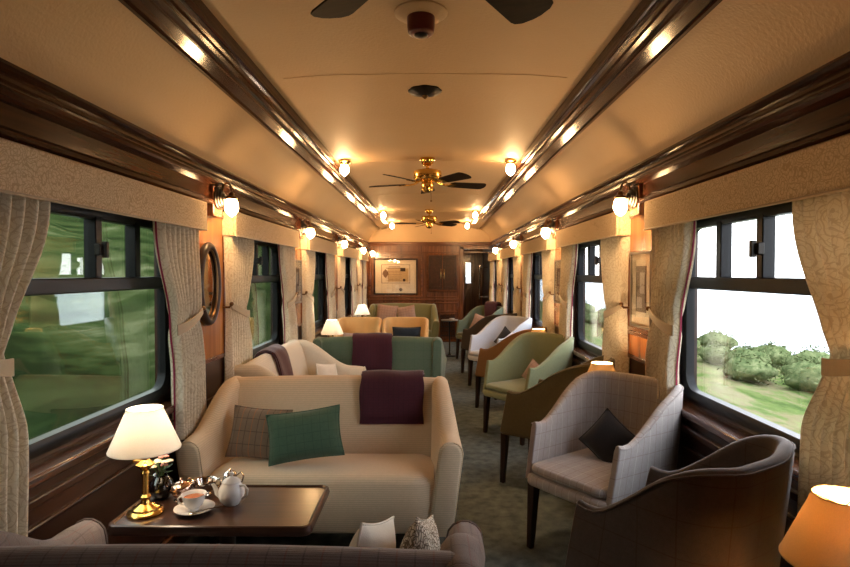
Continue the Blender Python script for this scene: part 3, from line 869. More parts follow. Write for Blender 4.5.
def sofa(label, mat, loc, rz, w=1.36, top=0.84, group=None, d=0.66):
    """front is local -Y"""
    r = thing('sofa', label, 'sofa', loc, rz, group)
    hw = w / 2; yb = d / 2; yf = -d / 2
    def ss(t): t = min(1, max(0, t)); return t * t * (3 - 2 * t)
    for sx in (-1, 1):
        rings = []
        ns = 22
        for k in range(ns + 1):
            t = k / ns
            y = yb - 0.005 + (yf + 0.035 - yb) * t
            h = top - (top - 0.615) * ss((t - 0.18) / 0.66)
            if t > 0.84: h -= 0.010 * ((t - 0.84) / .16) ** 2
            off = 0.018 + 0.057 * ss((t - 0.1) / 0.8)
            th = 0.10 + 0.02 * t
            lean = sx * (off * 0.75)
            cx = sx * (hw - 0.075 - th / 2 + off * 0.25)
            e = 0
            if k == 0: e = 0.012
            rings.append(rsec(cx, th - 2 * e, 0.12 + e, h - e, y, lean=lean))
        # rounded nose
        yl = rings[-1][0][1]; base = rings[-1]
        cxx = sum(p[0] for p in base) / len(base); czz = 0.36
        for e, dy in ((0.97, 0.012), (0.90, 0.02), (0.80, 0.023)):
            rings.append([(cxx + (p[0] - cxx) * e, yl - dy, p[2] - (1 - e) * 0.10 * (1 if p[2] > 0.3 else -0.3)) for p in base])
        arm = mk('arm', MB().loft(rings), mat, r, ang=60)
        pts = [(p[0] * 1.0, yl - 0.010, p[2]) for p in base[1:]] + [(base[0][0], yl - .010, base[0][2])]
        mk('piping', MB().tube(pts, 0.0045, 6), mat, arm)
    iw = hw - 0.15
    # backrest: section run across
    n = 26
    def back_sec(x, e=0.0):
        u = x / iw
        zt = top + 0.012 * (1 - u * u)
        lean = 0.11
        y1 = yb - 0.02
        pts = [(y1, 0.14), (y1, 0.45), (y1 - .005, zt - 0.055)]
        cy, cz, rr = y1 - 0.06, zt - 0.055, 0.055
        for k in range(7):
            a = PI * (k + .5) / 7
            pts.append((cy + rr * math.cos(a), cz + rr * math.sin(a)))
        pts += [(y1 - 0.125, zt - 0.06), (y1 - 0.155, zt - 0.16), (y1 - 0.19, 0.52), (y1 - 0.20, 0.40), (y1 - .19, 0.14)]
        cym = y1 - .1; czm = 0.5
        return [(x, cym + (a - cym) * (1 - e), czm + (b - czm) * (1 - e)) for a, b in pts]
    rings = [back_sec(-iw - .03 + (2 * iw + .06) * k / n) for k in range(n + 1)]
    mk('backrest', MB().loft(rings), mat, r, ang=60)
    # seat with waterfall front
    def seat_sec(x, e):
        pts = [(yb - .21, 0.13), (yf + 0.03, 0.13), (yf + 0.012, 0.15), (yf + .004, 0.30), (yf + .006, 0.385), (yf + .018, 0.415), (yf + .045, 0.432), (yf + 0.12, 0.440), (yf + .28, 0.432), (yb - .21, 0.41)]
        cy, cz = 0.0, 0.28
        return [(x, a + e * (1 if a < cy - .2 else 0), b - (e if b > .3 else -e * .2)) for a, b in pts]
    rings = []
    sw = iw + 0.005
    for k in range(19):
        t = -1 + 2 * k / 18
        e = 0.03 * max(0, (abs(t) - 0.86) / 0.14) ** 2
        rings.append(seat_sec(t * sw, e))
    mk('seat', MB().loft(rings), mat, r, ang=50)
    for sx in (-1, 1):
        for y in (yf + 0.10, yb - 0.08):
            x = sx * (hw - 0.16)
            mk('leg', MB().loft([[(x - .016, y - .016, 0), (x + .016, y - .016, 0), (x + .016, y + .016, 0), (x - .016, y + .016, 0)], [(x - .024, y - .024, .14), (x + .024, y - .024, .14), (x + .024, y + .024, .14), (x - .024, y + .024, .14)]]), M['legwood'], r, bevel=0.002)
    return r

def tub(label, mat, loc, rz, group, ln=0.42):
    """tub chair: front is local -Y"""
    r = thing('tub_chair', label, 'chair', loc, rz, group)
    # plan path of the shell centre-line (left tip -> back -> right tip)
    side = []
    n1 = 9
    for k in range(n1 + 1):
        t = k / n1
        side.append((-0.268 - 0.022 * t, -0.29 + ln * t))
    rc = 0.135; cx, cy = -0.290 + rc, -0.29 + ln
    for k in range(1, 9):
        a = PI - (PI / 2) * k / 8
        side.append((cx + rc * math.cos(a), cy + rc * 1.05 * math.sin(a)))
    nb = 5
    for k in range(1, nb + 1):
        x = cx + (0 - cx) * k / nb
        side.append((x, cy + rc * 1.05 + 0.022 * math.sin(PI / 2 * k / nb)))
    path = side + [(-x, y) for x, y in side[-2::-1]]
    # arc length
    L_ = [0]
    for i in range(1, len(path)):
        L_.append(L_[-1] + math.hypot(path[i][0] - path[i - 1][0], path[i][1] - path[i - 1][1]))
    def ss(t): t = min(1, max(0, t)); return t * t * (3 - 2 * t)
    rings = []; uvs = []
    T = 0.052
    P = [Vector((x, y, 0)) for x, y in path]
    npth = len(P)
    rim = []; creasev = []
    for i in range(npth):
        t_ = P[min(i + 1, npth - 1)] - P[max(i - 1, 0)]
        t_.normalize(); nrm = Vector((-t_.y, t_.x, 0))  # outward (left of travel) for left->back travel
        y = P[i].y
        h = 0.655 + 0.235 * ss((y + 0.25) / (ln + 0.07)) - 0.006 * math.exp(-((y + 0.21) / 0.05) ** 2) + 0.006 * math.exp(-((y + 0.29) / 0.03) ** 2)
        th = T * (0.72 + 0.28 * ss((y + 0.29) / 0.3))
        z0 = 0.36
        def pt(off, z):
            g = (z - 0.36) / 0.5
            sc = 0.95 + 0.05 * min(1, g * 1.3)
            yy = P[i].y
            fw = -0.075 * max(0, min(1, (0.66 - z) / 0.3)) * ss((0.05 - yy) / 0.3)
            lean = 0.0
            if yy > 0: lean = 0.035 * (z - 0.45) / 0.45 * ss(yy / 0.2)
            return (P[i] + nrm * off) * 1.0 * sc + Vector((0, fw + lean, z))
        zs = [z0, z0 + .06, (z0 + h) / 2, h - 0.10, h - 0.03]
        ring = [pt(th / 2, z) for z in zs]
        ring += [pt(th / 2 - .005, h - .008), pt(th / 4, h), pt(0, h + .002), pt(-th / 4, h), pt(-th / 2 + .005, h - .008)]
        zin = [h - 0.03, h - .10, (z0 + .06 + h) / 2, z0 + .08, z0 + .02]
        ring += [pt(-th / 2, z) for z in zin]
        if i in (0, npth - 1):
            fwd = Vector((0, -0.008, 0))
            c = sum(ring, Vector()) / len(ring)
        rings.append(ring)
        rim.append(pt(th / 2 - .001, h - .010))
        uvs += [(L_[i], p.z) for p in ring]
    mk('shell', MB().loft([[tuple(p) for p in q] for q in rings]), mat, r, ang=55, uv=uvs, bevel=0.007, segs=3)
    mk('piping', MB().tube(rim, 0.0035, 6), mat, r)
    # seat rail and cushion
    def plate(z0, z1, x, ya, yb_, rad):
        o_ = []
        base = rrect(-x, x, ya, yb_, rad, 6)
        m = len(base); cy_ = (ya + yb_) / 2
        for e, z in ((0.02, z0), (0.0, z0 + 0.012), (0.0, z1 - 0.02), (0.015, z1 - .006), (0.05, z1), (0.5, z1 + .010), (0.95, z1 + .012)):
            o_.append([(a * (1 - e), cy_ + (b - cy_) * (1 - e), z) for a, b in base])
        return MB().loft(o_)
    mk('seat_rail', plate(0.345, 0.40, 0.262, -0.37, ln - .2, 0.05), mat, r, ang=60)
    mk('seat', plate(0.412, 0.455, 0.242, -0.362, ln - .21, 0.06), mat, r, ang=60)
    for sx, sy in ((-1, -1), (1, -1), (-1, 1), (1, 1)):
        x, y = sx * 0.225, (-0.33 if sy < 0 else ln - .26)
        dx, dy = sx * 0.012, (-0.012 if sy < 0 else 0.05)
        a, b = 0.015, 0.024
        mk('leg', MB().loft([[(x + dx - a, y + dy - a, 0), (x + dx + a, y + dy - a, 0), (x + dx + a, y + dy + a, 0), (x + dx - a, y + dy + a, 0)],
                             [(x - b, y - b, .35), (x + b, y - b, .35), (x + b, y + b, .35), (x - b, y + b, .35)]]), M['legwood'], r, bevel=0.002)
    return r

def cushion(label, mat, loc, rot, w=0.36, h=0.36, t=0.13, group=None, stretch=1.0):
    n = 16
    vs = []; fs = []; uvs = []
    def shell(sgn):
        o = len(vs)
        for j in range(n + 1):
            for i in range(n + 1):
                u = -1 + 2 * i / n; v = -1 + 2 * j / n
                pin = 1 - 0.07 * (1 - abs(u) ** 2) * abs(v) ** 3
                pin2 = 1 - 0.07 * (1 - abs(v) ** 2) * abs(u) ** 3
                th = ((1 - abs(u) ** 2.4) * (1 - abs(v) ** 2.4)) ** 0.55
                wr = 0.004 * math.sin(7 * u + 3 * v + len(label)) * th
                vs.append((u * w / 2 * pin2, sgn * (t / 2 * th + wr * .5), v * h / 2 * pin)); uvs.append((u * w / 2, v * h / 2))
        for j in range(n):
            for i in range(n):
                a = o + j * (n + 1) + i
                fs.append((a, a + 1, a + n + 2, a + n + 1) if sgn < 0 else (a, a + n + 1, a + n + 2, a + 1))
    shell(-1); shell(1)
    mb = MB(); mb.v = vs; mb.f = fs
    root = thing('cushion', label, 'cushion', loc, 0, group)
    root.rotation_euler = rot
    o = mk('cover', mb, mat, root, ang=0, uv=uvs)
    edge = []
    for k in range(4 * n):
        if k < n: u, v = -1 + 2 * k / n, -1
        elif k < 2 * n: u, v = 1, -1 + 2 * (k - n) / n
        elif k < 3 * n: u, v = 1 - 2 * (k - 2 * n) / n, 1
        else: u, v = -1, 1 - 2 * (k - 3 * n) / n
        pin = 1 - 0.07 * (1 - abs(u) ** 2) * abs(v) ** 3; pin2 = 1 - 0.07 * (1 - abs(v) ** 2) * abs(u) ** 3
        edge.append((u * w / 2 * pin2, 0, v * h / 2 * pin))
    mk('piping', MB().tube(edge, 0.004, 6, loop=True), mat, root)
    return root

SG = 'beige sofas on the left of the aisle'
CX = -0.487
sofa('brown check tweed sofa in the foreground, back to the camera', M['tweed_dark'], (CX - .02, 1.605, 0), PI, 1.44, 0.82, None, 0.76)
sofa('beige ribbed sofa behind the tea table, facing the camera', M['beige'], (CX - .05, 3.19, 0), 0, 1.47, 0.835, SG)
sofa('beige sofa along the left wall behind the tea-table sofa, facing the aisle', M['cream'], (-0.92, 4.46, 0), R(90), 1.62, 0.86, SG, 0.72)
sofa('bottle green sofa turned away from the camera', M['green_sofa'], (CX, 5.78, 0), PI, 1.375, 0.842)
sofa('olive green sofa against the far end wall, facing the camera', M['olive'], (CX - .01, 10.52, 0), 0, 1.36, 0.885)

TG = 'tub chairs on the right of the aisle'
tub('dark tweed tub chair in the right foreground, back to the camera', M['tweed_cord'], (0.955, 1.985, 0), R(-138), TG, 0.35)
tub('grey windowpane check tub chair holding a black cushion', M['check'], (0.985, 3.03, 0), R(-54), TG, 0.39)
tub('olive brown tub chair behind the grey check chair, facing away', M['olive_brown'], (0.955, 3.97, 0), R(-124), TG)
tub('sage green tub chair holding a small pinkish cushion', M['sage'], (0.95, 5.22, 0), R(-54), TG)
tub('tan brown tub chair behind the sage green chair, facing away', M['tan_brown'], (0.95, 6.19, 0), R(-122), TG)
tub('pale blue-grey tub chair facing the camera', M['pale_grey'], (0.95, 7.37, 0), R(-56), TG)
tub('dark brown tub chair behind the pale grey chair, facing away', M['dark_brown'], (0.90, 8.25, 0), R(-135), TG)
tub('moss green tub chair nearest the far doorway with a maroon throw', M['moss'], (0.89, 9.75, 0), R(-50), TG)
tub('tan tub chair nearer the left wall beyond the green sofa', M['tan'], (-0.89, 7.13, 0), 0, 'tan tub chairs beyond the green sofa').scale = (.92, 1, 1)
tub('tan tub chair nearer the aisle beyond the green sofa', M['tan'], (-0.295, 7.13, 0), 0, 'tan tub chairs beyond the green sofa').scale = (.94, 1, 1)

cushion('emerald green tweed cushion on the beige tea-table sofa', M['green_cush'], (-0.645, 3.035, 0.598), (R(-20), R(-7), R(6)), 0.40, 0.265, 0.12)
cushion('brown plaid cushion tucked behind the green cushion', M['plaid'], (-0.925, 3.145, 0.575), (R(-20), R(3), R(-6)), 0.34, 0.28, 0.10)
cushion('plain off-white cushion on the foreground tweed sofa', M['white_cush'], (-0.150, 1.60, 0.592), (R(8), R(20), R(78)), 0.33, 0.33, 0.12)
cushion('leaf print cushion beside the aisle arm of the foreground sofa', M['leaf_cush'], (-0.005, 1.60, 0.60), (R(6), R(22), R(82)), 0.33, 0.33, 0.12)
cushion('black cushion leaning in the grey check tub chair', M['black_cush'], (0.995, 3.06, 0.57), (R(-22), R(34), R(-50)), 0.235, 0.235, 0.10)
cushion('small pinkish cushion in the sage green tub chair', M['pink_cush'], (0.98, 5.22, 0.55), (R(-22), R(24), R(-56)), 0.19, 0.19, 0.085)
cushion('dark cushion in the pale blue-grey tub chair', M['black_cush'], (1.0, 7.40, 0.60), (R(-20), R(30), R(-56)), 0.26, 0.26, 0.10)
cushion('pinkish cushion in the moss green tub chair', M['pink_cush'], (0.88, 9.74, 0.60), (R(-18), R(14), R(-40)), 0.36, 0.28, 0.11)
cushion('dusty pink cushion in the tan tub chair by the wall', M['pink_cush'], (-0.90, 7.10, 0.59), (R(-16), 0, 0), 0.36, 0.26, 0.11)
cushion('navy cushion in the tan tub chair by the aisle', M['navy_cush'], (-0.275, 7.10, 0.66), (R(-16), 0, 0), 0.36, 0.27, 0.11)
cushion('off-white cushion at the far end of the beige wall sofa', M['white_cush'], (-0.88, 4.98, 0.55), (R(-14), R(8), R(62)), 0.28, 0.24, 0.10)
cushion('pinkish cushion on the left of the olive sofa', M['pink_cush'], (-0.78, 10.40, 0.72), (R(-18), R(6), 0), 0.38, 0.34, 0.11)
cushion('dull pink cushion at the middle of the olive sofa', M['pink_cush'], (-0.42, 10.38, 0.70), (R(-18), R(-10), 0), 0.34, 0.34, 0.11)

def throw(label, path, x0, x1, rz, loc, th=0.014):
    """a folded blanket: (y,z) path of its underside, run across x"""
    root = thing('throw', label, 'blanket', loc, rz, 'maroon knitted throws')
    P = [Vector((0, a, b)) for a, b in path]
    # resample
    pts = []
    for i in range(len(P) - 1):
        for k in range(5): pts.append(P[i].lerp(P[i + 1], k / 5))
    pts.append(P[-1])
    for _ in range(2):
        pts = [pts[0]] + [(pts[i - 1] + pts[i] * 2 + pts[i + 1]) / 4 for i in range(1, len(pts) - 1)] + [pts[-1]]
    def layer(off, xa, xb, trimmed, nm, parent):
        rings = []
        q = pts[trimmed:len(pts) - trimmed] if trimmed else pts
        nx = 16
        for i, p in enumerate(q):
            t = q[min(i + 1, len(q) - 1)] - q[max(i - 1, 0)]; t.normalize()
            nr = Vector((0, -t.z, t.y))
            top = []; bot = []
            for k in range(nx + 1):
                u = k / nx
                x = xa + (xb - xa) * u + 0.004 * math.sin(i * 0.5 + 2 * u + off * 90)
                wv = 0.003 * math.sin(9 * u + i * .25)
                e = 0.35 if k in (0, nx) else 1
                top.append(tuple(Vector((x, 0, 0)) + p + nr * (off + th * e * .5 + th * .5 + wv)))
                bot.append(tuple(Vector((x, 0, 0)) + p + nr * (off + th * .5 - th * e * .5 + wv)))
            rings.append(bot + top[::-1])
        return mk(nm, MB().loft(rings), M['maroon'], parent, ang=50)
    layer(0.004, x0, x1, 0, 'lower_fold', root)
    layer(0.004 + th, x0 + .006, x1 - .003, 2, 'upper_fold', root)
    return root
# path from the seat side, over the top, down the outer back (local sofa axes, front -Y)
def backpath(top, zin, zout, d=0.66):
    y1 = d / 2 - 0.02
    p = [(y1 - .175, zin), (y1 - 0.155, top - 0.16), (y1 - 0.128, top - 0.055), (y1 - 0.105, top - .005), (y1 - .06, top + .014), (y1 - .015, top - .004), (y1 + .003, top - .055), (y1 + .004, top - .2), (y1 + .004, zout)]
    return p
throw('maroon knitted throw folded over the back of the tea-table sofa', backpath(0.835, 0.58, 0.60), 0.10, 0.478, 0, (CX, 3.19, 0))
throw('maroon knitted throw hanging over the green sofa', backpath(0.842, 0.62, 0.50), -0.145, 0.24, PI, (CX, 5.78, 0))
throw('maroon throw draped over the beige wall sofa', backpath(0.86, 0.56, 0.66), -0.26, 0.07, R(90), (-0.95, 4.46, 0))
# throw on the moss chair
throw('small maroon throw over the back of the moss green tub chair', [(0.235, 0.70), (0.245, 0.86), (0.262, 0.928), (0.30, 0.945), (0.335, 0.928), (0.345, 0.86), (0.345, 0.74)], -0.14, 0.14, R(-50), (0.89, 9.75, 0))

# ------------------------------------------------------------------ tables and lamps
def rect_table(label, x0, x1, y0, y1, z, ped):
    cx, cy = (x0 + x1) / 2, (y0 + y1) / 2
    r = thing('side_table', label, 'table', (cx, cy, 0))
    hx, hy = (x1 - x0) / 2, (y1 - y0) / 2
    o = rrect(-hx, hx, -hy, hy, 0.035)
    def ring(e, zz): return [(a * (1 - e / hx), b * (1 - e / hy), zz) for a, b in o]
    mk('tabletop', MB().loft([ring(.012, z - .034), ring(0.0, z - .028), ring(-.004, z - .014), ring(0, z + .004), ring(.006, z + .007), ring(.012, z + .005), ring(.016, z)]), M['tabletop'], r, ang=35)
    mk('pedestal', MB().lathe([(0.05, 0.04), (0.03, 0.08), (0.026, 0.3), (0.034, z - .08), (0.06, z - .034)]), M['legwood'], r)
    mk('foot', MB().lathe([(0.15, 0.0), (0.15, 0.02), (0.12, 0.035), (0.05, 0.045)], n=32), M['legwood'], r)
    return r
TZ = 0.56
rect_table('dark polished tea table with a raised rim, laid with a tea set', -1.13, -0.395, 1.995, 2.40, TZ, 1)

def lamp(label, loc, shade, power, scale=1.0, col=None):
    col = col or ((1.0, 0.80, 0.58) if shade == M['shadeL'] else (1.0, 0.68, 0.38))
    r = thing('table_lamp', label, 'lamp', loc, 0, 'brass table lamps'); r.scale = (scale * .94, scale * .94, scale)
    prof = [(0.068, 0.0), (0.070, 0.006), (0.066, 0.012), (0.052, 0.017), (0.050, 0.024), (0.034, 0.032), (0.020, 0.040), (0.016, 0.052), (0.021, 0.060), (0.021, 0.066), (0.013, 0.074),
            (0.011, 0.10), (0.0125, 0.145), (0.016, 0.155), (0.012, 0.163), (0.024, 0.176), (0.034, 0.184), (0.036, 0.190), (0.026, 0.196), (0.016, 0.206), (0.018, 0.222), (0.018, 0.24)]
    mk('base', MB().lathe(prof, n=32), M['brass'], r)
    sw = MB().tube([(0.012, 0, .20), (0.045, 0.0, .20)], 0.003, 6).ball((0.047, 0, .20), .006)
    sw.v = [(-x, y, z) for x, y, z in sw.v]
    mk('switch', sw, M['brass'], r)
    o = [(0.135, 0.245), (0.068, 0.400)]
    rings = []
    n = 48
    for rr, z in ((0.1345, 0.245), (0.1345, 0.249), (0.101, 0.3225), (0.068, 0.396), (0.068, 0.400), (0.0665, 0.400), (0.0665, 0.396), (0.0995, 0.3225), (0.133, 0.249), (0.133, 0.245), (0.1345, 0.245)):
        rings.append([(rr * math.cos(2 * PI * k / n), rr * math.sin(2 * PI * k / n), z) for k in range(n)])
    sh = mk('lamp_shade', MB().loft(rings, cap=False), shade, r, ang=50)
    for rr, z in ((0.1345, 0.246), (0.068, 0.399)):
        mk('trim', MB().tube([(rr * math.cos(2 * PI * k / 40), rr * math.sin(2 * PI * k / 40), z) for k in range(40)], 0.002, 6, loop=True), shade, sh)
    sp = MB()
    for k in range(3):
        a = 2 * PI * k / 3 + .5
        sp.tube([(0, 0, .375), (0.067 * math.cos(a), .067 * math.sin(a), .395)], 0.0015, 5)
    sp.tube([(0, 0, .24), (0, 0, .262)], 0.011, 10)
    mk('spider', sp, M['brass'], r)
    mk('bulb', MB().ball((0, 0, .30), 0.026, sc=(1, 1, 1.25)), M['bulb'], r)
    ld = bpy.data.lights.new('lamp_light', 'POINT'); ld.energy = power; ld.color = col; ld.shadow_soft_size = 0.03
    lo = bpy.data.objects.new('lamp_light', ld); COL.objects.link(lo); lo.parent = r; lo.location = (0, 0, 0.362)
    return r
lamp('brass lamp with a cream shade on the tea table', (-1.045, 2.12, TZ), M['shadeL'], 2.9)
lamp('brass lamp with a cream shade just beyond the green sofa', (-1.07, 6.30, 0.545), M['shadeL'], 6)
lamp('brass lamp with a cream shade by the far end of the left wall', (-1.07, 9.05, 0.56), M['shadeL'], 6)
lamp('brass lamp with a glowing amber shade in the right foreground', (0.985, 1.30, TZ), M['shadeR'], 9.5, 1.0, (1.0, 0.52, 0.20))
lamp('amber shaded lamp showing above the grey check chair', (1.09, 3.50, 0.515), M['shadeR'], 10)
lamp('amber shaded lamp between the sage green and tan brown chairs', (1.11, 5.66, 0.51), M['shadeR'], 10)
def small_table(label, x, y, z, rr=0.13):
    r = thing('side_table', label, 'table', (x, y, 0))
    mk('tabletop', MB().lathe([(rr - .008, z - .022), (rr, z - .016), (rr, z - .004), (rr - .006, z)], n=32), M['tabletop'], r)
    mk('pedestal', MB().lathe([(0.026, 0.03), (0.016, 0.08), (0.015, z - .1), (0.03, z - .022)]), M['legwood'], r)
    mk('foot', MB().lathe([(rr * .8, 0.0), (rr * .8, 0.014), (rr * .6, 0.024), (0.026, 0.03)], n=28), M['legwood'], r)
    return r
small_table('small dark table under the lamp beyond the green sofa', -1.06, 6.32, 0.545)
small_table('small dark table under the lamp near the far end', -1.06, 9.06, 0.56)
small_table('small dark table under the foreground amber lamp', 1.0, 1.28, TZ, 0.17)
small_table('small dark table behind the grey check chair', 1.09, 3.50, 0.515, 0.11)
small_table('small dark table behind the sage green chair', 1.11, 5.66, 0.51, 0.11)
st = thing('side_table', 'slim pale topped side table beside the olive sofa', 'table', (0.36, 10.05, 0))
mk('tabletop', MB().lathe([(0.145, .625), (0.15, .63), (0.15, .64), (0.145, .643)], n=28), M['pewter'], st)
mk('pedestal', MB().lathe([(0.03, 0.02), (0.014, 0.05), (0.014, .58), (0.03, .625)]), M['iron'], st)
mk('foot', MB().lathe([(0.12, 0.0), (0.12, 0.012), (0.03, 0.02)], n=28), M['iron'], st)
sd = thing('saucer', 'small white dish on the pale topped far side table', 'dish', (0.40, 10.02, .643))
mk('bowl', MB().lathe([(0.02, 0.0), (0.03, 0.004), (0.05, 0.022), (0.054, 0.026), (0.046, .022), (.02, .008)]), M['china'], sd)

# ------------------------------------------------------------------ tea things
def lathe_thing(name, label, cat, loc, mat, prof, part='body', group=None, n=32):
    r = thing(name, label, cat, loc, 0, group)
    mk(part, MB().lathe(prof, n=n), mat, r, ang=45)
    return r
TT = TZ
sc = thing('saucer', 'white saucer under the cup of tea', 'saucer', (-0.865, 2.135, TT))
mk('dish', MB().lathe([(0.030, 0.0), (0.034, 0.003), (0.052, 0.008), (0.070, 0.015), (0.074, 0.019), (0.070, .0185), (0.050, .011), (0.02, .007), (0.002, .007)], n=40), M['china'], sc)
cp = thing('teacup', 'white teacup filled with milky tea', 'cup', (-0.868, 2.137, TT + .0075))
mk('bowl', MB().lathe([(0.018, 0.0), (0.020, 0.005), (0.019, 0.008), (0.030, 0.018), (0.039, 0.038), (0.044, 0.058), (0.046, 0.061), (0.043, 0.058), (0.038, 0.045), (0.03, 0.022), (0.002, 0.014)], n=36), M['china'], cp)
mk('tea', MB().lathe([(0.0385, 0.0478), (0.0385, 0.0485)], n=32), M['tea'], cp)
mk('handle', MB().tube([(-.038, 0, .046), (-.052, 0, .050), (-.062, 0, .040), (-.058, 0, .026), (-.044, 0, .019), (-.030, 0, .020)], 0.0038, 8), M['china'], cp)
sp = thing('teaspoon', 'silver teaspoon lying on the saucer', 'spoon', (-0.805, 2.11, TT + .017))
mk('stem', MB().tube([(-.03, -.02, .0), (0.0, 0.0, 0.004), (0.055, 0.022, 0.006)], [.0018, .0018, .003], 6), M['silver'], sp)
mk('bowl', MB().ball((-.045, -.028, 0.0), 0.013, sc=(1.3, 0.9, .3)), M['silver'], sp)
tp = thing('teapot', 'white china teapot with a lid', 'teapot', (-0.752, 2.215, TT))
mk('body', MB().lathe([(0.030, 0.0), (0.033, 0.004), (0.045, 0.018), (0.051, 0.036), (0.050, 0.054), (0.042, 0.072), (0.034, 0.082), (0.033, 0.086)], n=36), M['china'], tp)
mk('lid', MB().lathe([(0.036, 0.084), (0.035, 0.090), (0.024, 0.100), (0.010, 0.106), (0.006, 0.110), (0.010, 0.117), (0.009, 0.123), (0.003, 0.126)], n=30), M['china'], tp)
mk('spout', MB().tube([(-.040, 0, .030), (-.058, -.0, .042), (-.064, -.0, .062), (-.074, -.0, .078)], [.013, .010, .008, .006], 10), M['china'], tp)
mk('handle', MB().tube([(.036, -.01, .074), (.056, -.015, .078), (.070, -.018, .062), (.066, -.017, .040), (.046, -.012, .024)], 0.0048, 8), M['china'], tp)
sb = thing('sugar_bowl', 'rosy silver sugar bowl with a domed lid beside the lamp', 'bowl', (-0.965, 2.245, TT))
mk('body', MB().lathe([(0.026, 0.0), (0.028, 0.004), (0.018, 0.010), (0.030, 0.022), (0.037, 0.034), (0.034, 0.044)], n=32), M['coppery'], sb)
mk('lid', MB().lathe([(0.040, 0.046), (0.041, 0.050), (0.036, 0.062), (0.022, 0.072), (0.006, 0.076), (0.004, 0.082), (0.007, 0.087), (0.002, 0.091)], n=32), M['coppery'], sb)
sv = thing('silver_bowl', 'two handled silver bowl behind the cup', 'bowl', (-0.895, 2.30, TT))
mk('body', MB().lathe([(0.028, 0.0), (0.030, 0.004), (0.022, 0.010), (0.038, 0.024), (0.046, 0.044), (0.047, 0.056), (0.051, 0.060), (0.045, 0.057), (0.036, 0.030), (.002, .02)], n=36), M['silver'], sv)
for q in (-1, 1):
    mk('handle', MB().tube([(q * .044, 0, .030), (q * .062, 0, .034), (q * .072, 0, .052), (q * .064, 0, .068), (q * .048, 0, .060)], 0.004, 8), M['silver'], sv)
cj = thing('cream_jug', 'small silver lidded jug behind the white teapot', 'jug', (-0.80, 2.335, TT))
mk('body', MB().lathe([(0.022, 0.0), (0.024, 0.004), (0.020, 0.010), (0.032, 0.026), (0.034, 0.042), (0.026, 0.060), (0.024, 0.068), (0.028, 0.074)], n=32), M['silver'], cj)
mk('lid', MB().lathe([(0.028, 0.074), (0.022, 0.082), (0.008, 0.088), (0.005, 0.094), (0.002, 0.098)]), M['silver'], cj)
mk('handle', MB().tube([(.024, 0, .068), (.044, 0, .082), (.056, 0, .066), (.050, 0, .044), (.032, 0, .032)], 0.0038, 8), M['silver'], cj)
vs_ = thing('flower_vase', 'round smoked glass vase of small pale flowers beside the lamp', 'vase', (-1.055, 2.265, TT))
mk('vase', MB().lathe([(0.022, 0.0), (0.030, 0.004), (0.044, 0.024), (0.049, 0.046), (0.044, 0.068), (0.030, 0.084), (0.026, 0.092), (0.029, 0.098), (0.0265, .098), (0.0235, .092), (0.028, .083), (0.041, .067), (0.046, .046), (0.041, .024), (0.02, .006)], n=32), M['vaseglass'], vs_)
for k in range(9):
    a = k * 2.4; rr = 0.012 + 0.030 * ((k * 37) % 10) / 10
    tx, ty, tz = rr * math.cos(a), rr * math.sin(a), 0.135 + 0.035 * ((k * 53) % 10) / 10
    fo = mk('stem', MB().tube([(tx * .1, ty * .1, .02), (tx * .35, ty * .35, .10), (tx, ty, tz)], 0.0015, 5), M['leaf'], vs_)
    pb = MB()
    for j in range(9):
        b = j * 2.39996; e = 0.003 + 0.009 * (j / 9)
        pb.ball((tx + e * math.cos(b), ty + e * math.sin(b), tz + .004 - e * .4), 0.0065, 8, 5, (1, 1, .6))
    mk('flower', pb, M['petal'] if k % 3 else M['petal2'], vs_)
lf = MB()
for k in range(26):
    a = k * 2.4; rr = 0.02 + 0.03 * ((k * 7) % 5) / 5; z = 0.105 + 0.045 * ((k * 3) % 7) / 7
    c = Vector((rr * math.cos(a), rr * math.sin(a), z)); d_ = Vector((math.cos(a), math.sin(a), .4)); q = Vector((-math.sin(a), math.cos(a), 0))
    lf.add([c - d_ * .012, c + q * .006 + Vector((0, 0, .002)), c + d_ * .016, c - q * .006 + Vector((0, 0, .002))], [(0, 1, 2, 3)])
mk('foliage', lf, M['leaf'], vs_)

# ------------------------------------------------------------------ the country outside
def terrain(name, fn, xs, ys, mat, kind, label=None, cat=None):
    vs = [(x, y, fn(x, y)) for y in ys for x in xs]; nx = len(xs); fs = []
    for j in range(len(ys) - 1):
        for i in range(nx - 1):
            a = j * nx + i; fs.append((a, a + 1, a + nx + 1, a + nx))
    mb = MB(); mb.v = vs; mb.f = fs
    o = mk(name, mb, mat, ang=0); o['kind'] = kind
    if label: o['label'] = label; o['category'] = cat
    return o
def nz(x, y, s): return mnoise.noise(Vector((x * s, y * s, 1.7)))
def bank_z(x, y):
    t = max(0, (-x - 2.6)); return -1.0 + min(t, 14) * 0.62 + 0.5 * nz(x, y, .35) * min(1, t) + 0.25 * nz(x, y, 1.1) * min(1, t) + max(0, t - 14) * .3
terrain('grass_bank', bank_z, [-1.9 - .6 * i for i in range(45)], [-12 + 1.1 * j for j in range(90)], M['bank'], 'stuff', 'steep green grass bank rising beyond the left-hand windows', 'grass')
def mead_z(x, y):
    return -1.15 - 0.07 * (x - 3) - max(0, x - 13) * 0.42 + 0.16 * nz(x, y, .5) + 0.10 * nz(x, y, 1.4)
terrain('meadow', mead_z, [1.9 + .45 * i for i in range(50)], [-12 + 1.1 * j for j in range(90)], M['meadow'], 'stuff', 'pale green rough meadow falling away beyond the right-hand windows', 'grass')
sea = mk('ground_sea', B(15, 900, -500, 1200, -7.2, -7.0), M['sea'], smooth=False); struct(sea)
def fhill(x, y): return -7.3 + 26 * max(0, math.sin(max(0, min(PI, (y - 60) / 500 * PI)))) * math.exp(-((x - 430) / 90) ** 2) * (0.7 + 0.5 * nz(x, y, .012))
